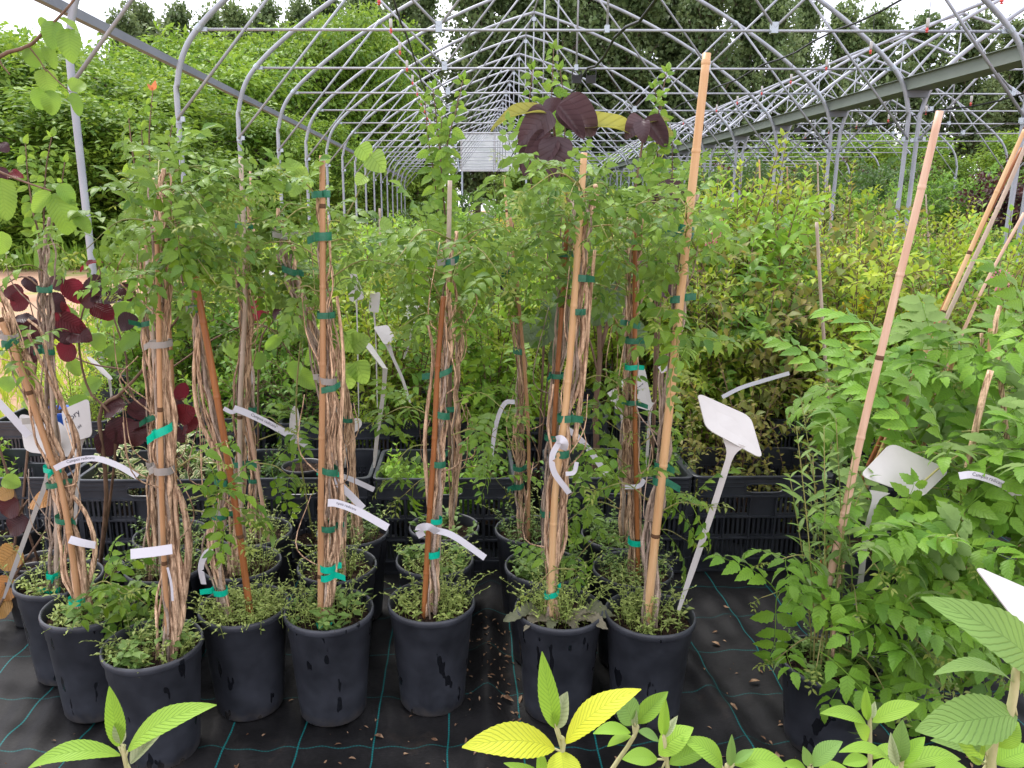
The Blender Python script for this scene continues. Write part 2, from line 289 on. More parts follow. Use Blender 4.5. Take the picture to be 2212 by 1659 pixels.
M['lf_catalpa_y'] = mat_leaf('yellow_green_catalpa_leaf', (0.26, 0.26, 0.05), (0.33, 0.33, 0.07), 0.4, 0.45, veins=7, bump=0.4)
M['lf_catalpa_g'] = mat_leaf('dull_green_catalpa_leaf', (0.065, 0.11, 0.045), (0.095, 0.13, 0.06), 0.25, 0.45, veins=7, bump=0.4)
M['lf_dogwood'] = mat_leaf('dogwood_leaf', (0.10, 0.22, 0.025), (0.21, 0.335, 0.04), 0.4, 0.42, veins=6, vein_col=(0.09, 0.18, 0.03), bump=0.6)
M['lf_round'] = mat_leaf('round_light_leaf', (0.18, 0.32, 0.05), (0.29, 0.42, 0.08), 0.45, 0.5, veins=6, bump=0.5)
M['lf_var'] = mat_leaf('variegated_leaf', (0.09, 0.17, 0.045), (0.14, 0.23, 0.06), 0.3, 0.45, edge=(0.62, 0.60, 0.33))
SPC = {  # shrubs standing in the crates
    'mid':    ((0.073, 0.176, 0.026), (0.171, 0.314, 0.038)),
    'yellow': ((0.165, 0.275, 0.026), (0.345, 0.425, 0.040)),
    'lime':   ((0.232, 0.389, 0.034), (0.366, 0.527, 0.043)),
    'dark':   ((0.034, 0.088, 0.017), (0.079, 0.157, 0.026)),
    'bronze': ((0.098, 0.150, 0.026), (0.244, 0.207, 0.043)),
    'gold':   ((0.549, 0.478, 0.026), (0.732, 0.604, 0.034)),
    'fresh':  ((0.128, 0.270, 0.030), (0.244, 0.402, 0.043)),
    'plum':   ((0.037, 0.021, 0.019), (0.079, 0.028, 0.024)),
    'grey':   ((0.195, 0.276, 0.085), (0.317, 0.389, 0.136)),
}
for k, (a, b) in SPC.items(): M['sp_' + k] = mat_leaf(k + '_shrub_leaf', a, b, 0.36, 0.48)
M['locust'] = mat_leaf('locust_foliage', (0.085, 0.185, 0.022), (0.235, 0.355, 0.040), 0.35, 0.55, objvar=0.12)
M['poplar'] = mat_leaf('poplar_foliage', (0.085, 0.140, 0.048), (0.185, 0.245, 0.095), 0.3, 0.5, objvar=0.15)
M['fl_pink'] = mat_plain('pink_petals', (0.72, 0.28, 0.33), 0.6, 0.2, trans=0.3)
M['fl_white'] = mat_plain('white_petals', (0.85, 0.85, 0.82), 0.6, 0.2, trans=0.3)
M['fl_yellow'] = mat_plain('yellow_petals', (0.80, 0.66, 0.04), 0.6, 0.2, trans=0.3)

# ------------------------------------------------------------------ geometry helpers (numpy)
def N(v):
    v = np.asarray(v, float); s = np.linalg.norm(v); return v / s if s > 1e-9 else np.array([0, 0, 1.0])
def smooth_path(pts, n):
    """Catmull-Rom through pts, n samples"""
    P = np.asarray(pts, float)
    if len(P) == 2: return P[0] + (P[1] - P[0]) * np.linspace(0, 1, n)[:, None]
    Q = np.vstack([2 * P[0] - P[1], P, 2 * P[-1] - P[-2]])
    out = []
    for s in np.linspace(0, len(P) - 1, n):
        i = min(int(s), len(P) - 2); t = s - i
        a, b, c, d = Q[i], Q[i + 1], Q[i + 2], Q[i + 3]
        out.append(0.5 * ((2 * b) + (c - a) * t + (2 * a - 5 * b + 4 * c - d) * t * t + (3 * b - 3 * c + d - a) * t ** 3))
    return np.array(out)
def tube(path, rad, sides=6, cap=True):
    P = np.asarray(path, float); n = len(P)
    rad = np.full(n, rad) if np.isscalar(rad) else np.asarray(rad, float)
    T = np.gradient(P, axis=0); T /= np.maximum(np.linalg.norm(T, axis=1), 1e-9)[:, None]
    ref = np.array([0, 0, 1.0]) if abs(T[0][2]) < 0.9 else np.array([1.0, 0, 0])
    a = N(np.cross(T[0], ref)); V = []
    for i in range(n):
        a = a - T[i] * np.dot(a, T[i]); a = N(a); b = np.cross(T[i], a)
        for k in range(sides):
            th = 2 * math.pi * k / sides
            V.append(P[i] + (a * math.cos(th) + b * math.sin(th)) * rad[i])
    F = [(i * sides + k, i * sides + (k + 1) % sides, (i + 1) * sides + (k + 1) % sides, (i + 1) * sides + k) for i in range(n - 1) for k in range(sides)]
    if cap:
        F.append(tuple(range(sides - 1, -1, -1))); F.append(tuple((n - 1) * sides + k for k in range(sides)))
    return np.array(V), F
def box(x0, x1, y0, y1, z0, z1):
    V = np.array([(x, y, z) for z in (z0, z1) for y in (y0, y1) for x in (x0, x1)], float)
    F = [(0, 2, 3, 1), (4, 5, 7, 6), (0, 1, 5, 4), (2, 6, 7, 3), (0, 4, 6, 2), (1, 3, 7, 5)]
    return V, F
def lathe(prof, sides=40):
    V = []; n = len(prof)
    for r, z in prof:
        for k in range(sides):
            t = 2 * math.pi * k / sides; V.append((r * math.cos(t), r * math.sin(t), z))
    F = [(i * sides + k, i * sides + (k + 1) % sides, (i + 1) * sides + (k + 1) % sides, (i + 1) * sides + k) for i in range(n - 1) for k in range(sides)]
    return np.array(V), F
def join(parts):
    Vs, Fs, o = [], [], 0
    for V, F in parts:
        Vs.append(V); Fs += [tuple(i + o for i in f) for f in F]; o += len(V)
    return np.vstack(Vs), Fs
def mesh(name, V, F, mat, smooth=True, tint=None, luv=None):
    me = bpy.data.meshes.new(name)
    if isinstance(F, np.ndarray): me.from_pydata(np.asarray(V, np.float32), [], F)
    else: me.from_pydata(np.asarray(V, float).tolist(), [], F)
    if tint is not None:
        a = me.attributes.new('tint', 'FLOAT', 'POINT'); a.data.foreach_set('value', np.asarray(tint, np.float32))
    if luv is not None:
        a = me.attributes.new('luv', 'FLOAT_VECTOR', 'POINT'); l3 = np.zeros((len(V), 3), np.float32); l3[:, :2] = luv
        a.data.foreach_set('vector', l3.ravel())
    if smooth: me.polygons.foreach_set('use_smooth', np.ones(len(me.polygons), bool))
    if mat is not None: me.materials.append(M[mat] if isinstance(mat, str) else mat)
    me.update()
    return me
def obj(name, me, parent=None, loc=None, mtx=None, kind=None):
    o = bpy.data.objects.new(name, me); COL.objects.link(o)
    if parent is not None: o.parent = parent
    if mtx is not None: o.matrix_local = mtx
    elif loc is not None: o.location = loc
    if kind: o['kind'] = kind
    return o
def thing(name, label, cat, loc=(0, 0, 0), rotz=0, group=None):
    o = bpy.data.objects.new(name, None); COL.objects.link(o); o.empty_display_size = 0.05
    o.location = loc; o.rotation_euler = (0, 0, rotz); tag(o, label, cat, group); return o
def tag(o, label, cat, group=None):
    o['label'] = label; o['category'] = cat
    if group: o['group'] = group
    return o
def struct(name, me):
    o = obj(name, me); o['kind'] = 'structure'; return o
def dup(root, loc, rotz=0.0, scale=1.0, label=None, group=None):
    r = root.copy(); COL.objects.link(r); r.location = loc; r.rotation_euler = (0, 0, rotz); r.scale = (scale,) * 3
    if label: r['label'] = label
    if group: r['group'] = group
    for ch in root.children:
        c = ch.copy(); COL.objects.link(c); c.parent = r
        for g in ch.children:
            d = g.copy(); COL.objects.link(d); d.parent = c
    return r
def frame(y, z):
    """3x3 with columns x,y,z: y = direction, z ~ normal"""
    y = N(y); x = np.cross(y, z)
    if np.linalg.norm(x) < 1e-6: x = np.cross(y, [1, 0.1, 0])
    x = N(x); z = np.cross(x, y); return np.stack([x, y, z], axis=1)
def mtx(Rm, loc, s=1.0):
    m = Matrix.Identity(4)
    for i in range(3):
        for j in range(3): m[i][j] = Rm[i, j] * s
        m[i][3] = loc[i]
    return m

# ------------------------------------------------------------------ leaves
PROF = {'lance': (0.85, 1.0), 'ovate': (0.62, 0.85), 'round': (0.72, 0.55), 'cord': (0.55, 0.55), 'ellip': (0.9, 0.8)}
def leaf_geo(L, W, prof='ovate', nseg=5, nx=1, fold=0.25, arch=0.25, serr=0.0, teeth=9, wave=0.0, tipw=0.02, twist=0.0, seed=0):
    """blade along +Y from the origin, normal +Z. nx quads per half. returns V, F(quads), luv"""
    a, b = PROF[prof]; r = np.random.default_rng(seed)
    V, LUV, F = [], [], []
    ph = r.uniform(0, 6.28)
    for i in range(nseg + 1):
        t = i / nseg
        w = max(math.sin(math.pi * min(1, max(t, 0.0005)) ** a), 0) ** b * W * 0.5
        w = max(w, tipw * W * 0.5 * (1 if t > 0.5 else 1.5))
        if serr and 0 < i < nseg: w *= 1 - serr * ((i * 7) % 2)
        ang = arch * (t - 0.25) * 1.6
        y = L * (t - arch * arch * t ** 3 * 0.35); z = -L * arch * (t * t) * 0.75 + L * arch * 0.35 * t
        for k in range(-nx, nx + 1):
            s = k / nx
            wz = wave * W * math.sin(ph + t * 9 + (2 if s > 0 else 0)) * abs(s)
            x = w * s * math.cos(fold); zz = z + abs(s) * w * math.sin(fold) + wz
            tw = twist * t
            V.append((x * math.cos(tw) - (zz - z) * math.sin(tw), y, z + x * math.sin(tw) + (zz - z) * math.cos(tw))); LUV.append((s, t))
    m = 2 * nx + 1
    for i in range(nseg):
        for k in range(m - 1):
            F.append((i * m + k, i * m + k + 1, (i + 1) * m + k + 1, (i + 1) * m + k))
    return np.array(V), np.array(F), np.array(LUV)
def batch(tmpl, Rs, locs, scales, tints):
    """many copies of a leaf template in one set of arrays"""
    V, F, LUV = tmpl; n = len(locs)
    Rs = np.asarray(Rs); W = np.einsum('nij,vj->nvi', Rs, V) * np.asarray(scales)[:, None, None] + np.asarray(locs)[:, None, :]
    FF = (F[None] + (np.arange(n) * len(V))[:, None, None]).reshape(-1, F.shape[1])
    return W.reshape(-1, 3), FF, np.repeat(np.asarray(tints, np.float32), len(V)), np.tile(LUV, (n, 1))
def cat_batches(bs):
    o = 0; Vs, Fs, Ts, Us = [], [], [], []
    for V, F, T, U in bs:
        Vs.append(V); Fs.append(F + o); Ts.append(T); Us.append(U); o += len(V)
    return np.vstack(Vs), np.vstack(Fs), np.concatenate(Ts), np.vstack(Us)
def frames_np(Y, Z):
    Y = Y / np.maximum(np.linalg.norm(Y, axis=1), 1e-9)[:, None]
    X = np.cross(Y, Z); X /= np.maximum(np.linalg.norm(X, axis=1), 1e-6)[:, None]
    Zn = np.cross(X, Y); return np.stack([X, Y, Zn], axis=2)

def pinnate(seed, nl=9, L=0.19, ll=0.045, lw=0.55, mat='lf_vine', droop=0.35, serr=0.16, name='vine_leaf', nseg=8):
    """one compound leaf: rachis along +Y with opposite toothed leaflets"""
    r = np.random.default_rng(seed); pairs = (nl - 1) // 2
    ts = np.linspace(0.28, 0.93, pairs)
    def rp(t): return np.array([0.02 * math.sin(seed + t * 3) * t, L * (t - 0.12 * t ** 3), L * (0.18 * t - droop * t * t)])
    bs, rach = [], np.array([rp(t) for t in np.linspace(0, 1, 7)])
    for j, t in enumerate(list(ts) + [1.0]):
        p = rp(t); d = N(rp(min(t + 0.02, 1.02)) - rp(t - 0.02))
        size = ll * (0.8 + 0.35 * math.sin(math.pi * (0.25 + 0.6 * t))) * r.uniform(0.88, 1.12)
        for sd in ((-1, 1) if t < 0.999 else (0,)):
            dr = N(d * (0.55 if sd else 1.0) + np.array([sd * 1.0, 0, 0]) + np.array([r.normal(0, .1), r.normal(0, .1), -0.32 + r.normal(0, .16)]))
            nrm = np.array([-sd * 0.15 + r.normal(0, .15), 0.1, 1.0])
            T = leaf_geo(size, size * lw, 'ovate', nseg, 1, 0.30, r.uniform(0.25, 0.6), serr, seed=seed * 17 + j, twist=r.normal(0, .3))
            bs.append(batch(T, [frame(dr, nrm)], [p + dr * 0.004], [1.0], [np.clip(r.normal(0.5, 0.25), 0, 1)]))
    V, F, T, U = cat_batches(bs)
    tv, tf = tube(rach, np.linspace(0.0016, 0.0007, 7) * (ll / 0.045) ** 0.5, 3, False)
    F = np.vstack([F, np.array(tf) + len(V)]); V = np.vstack([V, tv]); T = np.concatenate([T, np.full(len(tv), 0.9)]); U = np.vstack([U, np.tile([0.5, 0.5], (len(tv), 1))])
    return mesh(name, V, F, mat, True, T, U)

# ------------------------------------------------------------------ the setting: earth, woven fabric
def grid_sheet(xs, ys, zf):
    X, Y = np.meshgrid(xs, ys); Z = zf(X, Y); V = np.stack([X, Y, Z], -1).reshape(-1, 3); nx, ny = len(xs), len(ys)
    i = np.arange((ny - 1) * (nx - 1)); r_, c_ = i // (nx - 1), i % (nx - 1); a = r_ * nx + c_
    return V, np.stack([a, a + 1, a + nx + 1, a + nx], 1)
_gx = np.unique(np.concatenate([np.linspace(-250, -20, 24), np.linspace(-20, 20, 60), np.linspace(20, 250, 24)]))
_gy = np.unique(np.concatenate([np.linspace(-20, 60, 90), np.linspace(60, 420, 40)]))
V, F = grid_sheet(_gx, _gy, lambda X, Y: -0.06 + 0.02 * np.sin(X * 1.3) * np.cos(Y * 0.9))
struct('ground', mesh('ground', V, F, 'ground'))
GX = 1.32                      # middle of the near tunnel
def fabric_z(X, Y):
    near = np.clip((3.2 - Y) / 0.5, 0, 1)
    w = 0.0075 * np.sin(X * 23 + 2.2 * np.sin(Y * 1.7)) * np.sin(Y * 2.1 + X * 3) + 0.005 * np.sin(X * 61 + Y * 9) * np.sin(Y * 5 + 1)
    ridge = 0.042 * np.exp(-((X - 0.07 - 0.05 * (Y - 2.2)) / 0.045) ** 2) + 0.034 * np.exp(-((X - 0.78 + 0.10 * (Y - 2)) / 0.04) ** 2) + 0.018 * np.exp(-((X - 0.55) / 0.03) ** 2) * np.clip((2.4 - Y) * 3, 0, 1)
    cross = 0.007 * np.sin(Y * 38 + 3 * np.sin(X * 4))
    return near * (w + ridge + cross * 0.6) + 0.002
xs = np.unique(np.concatenate([np.arange(-2.6, 2.2, 0.015), np.linspace(2.2, 5.3, 30)])); ys = np.unique(np.concatenate([np.arange(0.3, 3.3, 0.015), np.linspace(3.3, 36, 60)]))
V, F = grid_sheet(xs, ys, fabric_z)
struct('ground_fabric', mesh('ground_fabric', V, F, 'fabric'))
V, F = grid_sheet(np.linspace(5.5, 13.2, 20), np.linspace(3, 36, 40), lambda X, Y: 0 * X + 0.002)
o = struct('ground_fabric', mesh('ground_fabric', V, F, 'fabric'))

# ------------------------------------------------------------------ greenhouse: bare pipe tunnels side by side
HALF = [(4.0, -0.05), (4.0, 1.2), (4.0, 2.45), (3.985, 2.62), (3.94, 2.80), (3.86, 2.97), (3.73, 3.13), (3.50, 3.34), (3.05, 3.68), (2.5, 4.03), (1.9, 4.36), (1.25, 4.66), (0.6, 4.90), (0.0, 5.08)]
def P3(x, z, y=0): return (x, y, z)
bow_pts = smooth_path([P3(-x, z) for x, z in HALF], 44); bow_pts2 = smooth_path([P3(x, z) for x, z in reversed(HALF)], 44)
bow_me = mesh('bow', *tube(np.vstack([bow_pts, bow_pts2[1:]]), 0.0255, 10), 'steel')
def bar(name, a, b, r, m='steel'): return mesh(name, *tube(np.array([a, b], float), r, 8), m)
cross_me = bar('crossbar', (-3.76, 0.03, 3.10), (3.76, 0.03, 3.10), 0.0125)
brace_me = [bar('brace', (s * 4.0, -0.045, 2.30), (s * 2.50, -0.045, 4.03), 0.0145) for s in (-1, 1)]
strut_me = [bar('strut', (s * 1.55, 0.0, 3.12), (s * 2.46, 0.0, 4.0), 0.0125) for s in (-1, 1)] + \
           [bar('strut', (s * 1.55, 0.0, 3.12), (s * 0.03, 0.0, 4.98), 0.0125) for s in (-1, 1)] + [bar('strut', (0, 0.0, 3.11), (0, 0.0, 5.05), 0.0115)]
def clamp(x, z, tx, tz, y=0): # sleeve round a pipe
    d = N((tx, 0, tz)) * 0.024; return tube(np.array([(x, y, z) - d, (x, y, z) + d]), 0.031, 10)
collar_me = []
for s in (-1, 1):
    c1 = clamp(s * 4.0, 2.30, 0, 1); bk = box(min(s * 3.96, s * 3.925), max(s * 3.96, s * 3.925), -0.056, -0.034, 2.285, 2.33)
    collar_me.append(mesh('collar', *join([c1, bk]), 'steel_bright', False))
    c2 = clamp(s * 3.75, 3.11, -s * 0.7, 0.7); fl = box(min(s * 3.68, s * 3.76), max(s * 3.68, s * 3.76), 0.012, 0.048, 3.082, 3.118)
    collar_me.append(mesh('collar', *join([c2, fl]), 'steel_bright', False))
    gus = join([box(s * 1.55 - 0.03, s * 1.55 + 0.03, -0.012, 0.046, 3.075, 3.17), clamp(s * 2.5, 4.03, -s * 0.85, 0.5)])
    collar_me.append(mesh('gusset', *gus, 'steel_bright', False))
collar_me.append(mesh('gusset', *join([box(-0.035, 0.035, -0.014, 0.014, 4.93, 5.0), box(-0.02, 0.02, -0.012, 0.046, 3.075, 3.14)]), 'steel_bright', False))
BOWY = [5.62 + 2.0 * k for k in range(16)]
gh = thing('greenhouse_frame', 'bare grey steel pipe frame of two joined greenhouse tunnels without any cover', 'greenhouse', (GX, 5.62, 0))
T2 = 8.13
def add_bow(x, y):
    b = obj('bow', bow_me, gh, (x - GX, y - 5.62, 0))
    obj('crossbar', cross_me, b)
    for me_ in brace_me: obj('brace', me_, b)
    for me_ in strut_me: obj('strut', me_, b)
    for me_ in collar_me: obj('collar' if me_.name.startswith('collar') else 'gusset', me_, b)
for y in BOWY:
    add_bow(GX, y)
    add_bow(GX + T2, y)
for y in BOWY[1:8]:
    b = obj('bow', bow_me, gh, (2 * T2, y - 5.62, 0)); obj('crossbar', cross_me, b)
    for me_ in brace_me: obj('brace', me_, b)
L_ = BOWY[-1] - BOWY[0]
def along(name, x, z, r, m, y0=-3.0, y1=None): return obj(name, bar(name, (x, y0, z), (x, y1 or L_ + 0.3, z), r, m), gh)
along('ridge_purlin', 0, 5.115, 0.016, 'steel'); along('ridge_purlin', T2, 5.115, 0.016, 'steel')
rv = join([box(-4.085, -4.045, -3.4, L_ + 0.3, 2.80, 2.875), box(-4.045, -4.031, -3.4, L_ + 0.3, 2.80, 2.812)])
obj('eave_rail', mesh('eave_rail', *rv, 'rail', False), gh)
gx = T2 / 2
gv = join([box(gx - 0.13, gx + 0.13, -3.4, L_ + 0.3, 2.86, 2.866), box(gx - 0.136, gx - 0.130, -3.4, L_ + 0.3, 2.86, 3.0), box(gx + 0.130, gx + 0.136, -3.4, L_ + 0.3, 2.86, 3.0),
           box(gx - 0.18, gx - 0.136, -3.4, L_ + 0.3, 2.994, 3.0), box(gx + 0.136, gx + 0.18, -3.4, L_ + 0.3, 2.994, 3.0)])
obj('gutter', mesh('gutter', *gv, 'gutter', False), gh)
for y in BOWY: obj('gutter_bracket', mesh('gutter_bracket', *box(gx - 0.12, gx + 0.12, y - 5.62 - 0.03, y - 5.62 + 0.03, 2.78, 2.858), 'rail', False), gh)

# pipes, cables and sprinklers hanging in the tunnels
def hose(name, label, cat, pts, r, mat_='rubber', group=None):
    base = np.array(pts[0]); me_ = mesh(name, *tube(smooth_path(np.array(pts) - base, 60), r, 6), mat_)
    return tag(obj(name, me_, None, base), label, cat, group)
def sag(x, z, y0, y1, d=0.04):
    pts = []
    k = 0
    y = y0
    while y <= y1 + 0.01:
        pts.append((x + 0.01 * math.sin(y * 3), y, z)); pts.append((x + 0.01 * math.cos(y * 2), y + 1.0, z - d)); y += 2.0
    return pts
hose('irrigation_pipe', 'black irrigation pipe hung over the trumpet vines in the near tunnel', 'pipe', sag(-0.66, 3.45, 3.6, 34), 0.011)
hose('irrigation_pipe', 'black irrigation pipe hung beside the grey gutter in the near tunnel', 'pipe', sag(4.22, 3.47, 3.6, 34), 0.011)
hose('irrigation_pipe', 'black irrigation pipe hung just past the gutter in the second tunnel', 'pipe', sag(6.6, 3.2, 3.6, 34), 0.011)
hose('power_cable', 'black sagging power cable under the ridge of the near tunnel', 'cable', sag(1.43, 3.075, 3.6, 34, 0.10), 0.014)
hose('power_cable', 'black cable clipped to the side of the gutter posts', 'cable', sag(GX + 4.22, 2.62, 3.6, 34, 0.05), 0.009)
hose('power_cable', 'black cable crossing below the crossbars of the second tunnel', 'cable', sag(9.2, 2.9, 3.6, 34, 0.12), 0.01)
sp_me = [mesh('drop_tube', *tube(np.array([(0, 0, 0.40), (0.004, 0, 0.2), (0, 0, 0.06)]), 0.003, 5), 'rubber'),
         mesh('weight', *lathe([(0.001, 0.10), (0.013, 0.10), (0.015, 0.095), (0.015, 0.03), (0.010, 0.025), (0.001, 0.025)], 10), 'white_plastic'),
         mesh('nozzle', *lathe([(0.001, 0.02), (0.008, 0.02), (0.014, 0.002), (0.014, -0.004), (0.005, -0.008), (0.012, -0.016), (0.012, -0.02), (0.001, -0.022)], 10), 'red_plastic')]
def sprinkler(x, y, z, label, group):
    t = thing('sprinkler', label, 'sprinkler', (x, y, z), 0, group)
    for nm, me_ in zip(('drop_tube', 'weight', 'nozzle'), sp_me): obj(nm, me_, t)
for k in range(14): sprinkler(-0.66, 6.5 + k, 3.06, 'red and white sprinkler hanging from the pipe over the vines', 'sprinklers over the vines')
for k in range(12): sprinkler(4.22, 6.5 + k, 3.08, 'red and white sprinkler hanging from the pipe beside the gutter', 'sprinklers beside the gutter')
for k in range(8): sprinkler(6.6, 8.5 + k, 2.82, 'red and white sprinkler hanging in the second tunnel past the gutter', 'sprinklers in the second tunnel')
fl_me = [mesh('housing', *join([box(-0.055, 0.055, -0.02, 0.02, -0.14, -0.05), box(-0.045, 0.045, 0.02, 0.045, -0.13, -0.06)]), 'rubber', False),
         mesh('bracket', *join([box(-0.06, -0.052, -0.01, 0.01, -0.1, 0.0), box(0.052, 0.06, -0.01, 0.01, -0.1, 0.0), box(-0.06, 0.06, -0.01, 0.01, 0.0, 0.006)]), 'rubber', False)]
def flood(x, y, rz, label, group):
    t = thing('floodlight', label, 'floodlight', (x, y, 3.076), rz, group)
    for nm, me_ in zip(('housing', 'bracket'), fl_me): obj(nm, me_, t)
for x, y, w in ((1.33, 9.65, 'first'), (1.50, 9.65, 'first'), (1.33, 19.65, ''), (1.52, 19.65, ''), (6.75, 9.65, 's'), (6.3, 15.65, 's'), (6.5, 15.65, 's')):
    lb = {'first': 'small black floodlight clipped under the crossbar above the dogwood shoots', '': 'small black floodlight clipped under a far crossbar near the white panel', 's': 'small black floodlight clipped under a crossbar past the gutter'}[w]
    flood(x, y, 0.3 if x < 1.4 else -0.3, lb, 'floodlights ' + (w or 'far'))
# white gable panel at the far end
gp = thing('gable_panel', 'white translucent panel on posts closing the far end of the tunnel', 'panel', (GX + 0.03, 36.0, 0))
fr = [box(-1.52, 1.52, -0.03, 0.03, 4.72, 4.80), box(-1.52, 1.52, -0.03, 0.03, 3.10, 3.17), box(-1.52, -1.45, -0.03, 0.03, 3.17, 4.72), box(1.45, 1.52, -0.03, 0.03, 3.17, 4.72)]
obj('frame', mesh('frame', *join(fr), 'white_plastic', False), gp)
for x0, x1 in ((-1.45, -0.03), (0.03, 1.45)): obj('sheet', mesh('sheet', *box(x0, x1, -0.008, 0.008, 3.17, 4.72), 'pane', False), gp)
obj('mullion', mesh('mullion', *box(-0.03, 0.03, -0.02, 0.02, 3.17, 4.72), 'white_plastic', False), gp)
for x in (-1.45, 1.45): obj('post', mesh('post', *box(x - 0.04, x + 0.04, -0.035, 0.035, -0.06, 3.10), 'steel_bright', False), gp)
cab = thing('storage_box', 'pale grey storage box standing under the far white panel', 'box', (0.35, 33.5, 0.0))
obj('body', mesh('body', *box(-0.9, 0.9, -0.6, 0.6, 0, 1.2), 'steel_bright', False), cab); obj('lid', mesh('lid', *box(-0.95, 0.95, -0.65, 0.65, 1.2, 1.28), 'white_plastic', False), cab)

# ------------------------------------------------------------------ trees behind
def tree_meshes(kind, seed, H, RX, n_limb, per, leaf_l, leaf_w, mat_, z0=0.25, narrow=1.0):
    r = np.random.default_rng(seed)
    trunk_top = np.array([r.normal(0, .2), r.normal(0, .2), H * 0.93])
    tp = smooth_path([(0, 0, -0.1), (r.normal(0, .12), r.normal(0, .12), H * 0.4), trunk_top], 10)
    parts = [tube(tp, np.linspace(0.02 * H, 0.004 * H, 10), 8)]
    clumps = []
    for i in range(n_limb):
        t = z0 + (0.97 - z0) * (i + r.random()) / n_limb
        o = tp[min(int(t * 9), 8)] + (tp[min(int(t * 9) + 1, 9)] - tp[min(int(t * 9), 8)]) * (t * 9 % 1)
        prof = (math.sin(math.pi * min(1, (t - z0 * 0.6) / (1.04 - z0 * 0.6)) ** (0.75 if kind == 'locust' else 0.62)) ** 0.7)
        ln = RX * prof * r.uniform(0.65, 1.12) * narrow; az = r.uniform(0, 6.28) if i > 5 else i * 1.05
        el = r.uniform(0.15, 0.6) if kind == 'locust' else r.uniform(0.45, 1.0)
        d = np.array([math.cos(az) * math.cos(el), math.sin(az) * math.cos(el), math.sin(el)])
        tip = o + d * ln + np.array([0, 0, -0.08 * ln if kind == 'locust' else 0.1 * ln]); mid = o + d * ln * 0.55 + np.array([0, 0, 0.06 * ln])
        lp = smooth_path([o, mid, tip], 6); parts.append(tube(lp, np.linspace(0.007 * H, 0.0015 * H, 6), 5))
        for s in np.linspace(0.3, 1.05, per):
            k = min(int(s * 5), 4); c = lp[k] + (lp[k + 1] - lp[k]) * (s * 5 - k)
            clumps.append((c + r.normal(0, 0.28, 3) * RX * 0.22, RX * r.uniform(0.13, 0.27) * (1.1 if kind == 'locust' else 0.95)))
    tm = mesh(kind + '_trunk', *join(parts), 'trunk')
    LO, RS, YS, SC_, TI = [], [], [], [], []
    for c, rad in clumps:
        n = int(46 * (rad / (RX * 0.2)) ** 2)
        g = r.normal(0, 1, (n, 3)); g /= np.linalg.norm(g, axis=1)[:, None]; q = g * (r.random((n, 1)) ** 0.45)
        flat = 0.55 if kind == 'locust' else 0.9
        pos = c + q * rad * np.array([1.15, 1.15, flat])
        out = g * np.array([1, 1, 0.4]) + r.normal(0, 0.45, (n, 3)); out[:, 2] -= 0.25 if kind == 'locust' else -0.1
        nz = r.normal(0, 0.55, (n, 3)) + np.array([0, 0, 0.9]) + g * 0.5
        LO.append(pos); RS.append(frames_np(out, nz)); SC_.append(r.uniform(0.6, 1.3, n)); TI.append(np.clip(r.normal(0.45, 0.22) + r.normal(0, 0.15, n) + 0.25 * q[:, 2], 0, 1))
    T = leaf_geo(leaf_l, leaf_w, 'ellip', 2, 1, 0.3, 0.35)
    V, F, TT, U = batch(T, np.concatenate(RS), np.concatenate(LO), np.concatenate(SC_), np.concatenate(TI))
    return tm, mesh(kind + '_crown', V, F, mat_, True, TT, U)
loc_v = [tree_meshes('locust', 11 + i, 8.6, 3.9, 46, 6, 0.30, 0.13, 'locust', 0.06) for i in range(3)]
pop_v = [tree_meshes('poplar', 31 + i, 15.0, 3.3, 60, 5, 0.34, 0.26, 'poplar', 0.10) for i in range(3)]
def plant_tree(name, label, variant, x, y, s, rz, group):
    t = thing(name, label, 'tree', (x, y, -0.05), rz, group); t.scale = (s[0], s[0], s[1])
    obj('trunk', variant[0], t); obj('crown', variant[1], t, kind='stuff')
def tree_at(u, y, s_, vt, H):
    return at_y(u, 430, y)[0], y, s_, (CAM_Z + (450 - vt) / FPX * y / 0.95) / H
LOC = [(-70, 27, 1.1, 70), (40, 25, 1.0, 120), (150, 30, 1.1, 150), (260, 25, 1.0, 185), (340, 31, 1.1, 165), (420, 27, .95, 200), (500, 34, 1.1, 150), (560, 28, .7, 265), (600, 38, 1.0, 135), (690, 40, 1.0, 95), (760, 43, 1.0, 70), (815, 45, .9, 75), (840, 42, .6, 175),
       (-10, 36, 1.2, 95), (120, 36, 1.2, 135), (380, 40, 1.2, 130), (470, 42, 1.2, 115), (100, 22.5, .9, 215), (300, 22.5, .8, 255), (680, 33, .6, 270), (900, 44, .6, 260), (-160, 24, 1.1, 90), (560, 44, 1.2, 110)]
for i, q in enumerate(LOC):
    x, y, s, h = tree_at(*q, 8.7)
    plant_tree('locust_tree', 'bright green feathery locust tree ' + ('at the field edge beside the tunnel' if y < 29 else 'at the back of the belt beside the tunnel' if y < 39 else 'beyond the far end of the tunnel'), loc_v[i % 3], x, y, (s, h), i * 1.9, 'locust trees %d' % (0 if y < 29 else 1 if y < 39 else 2))
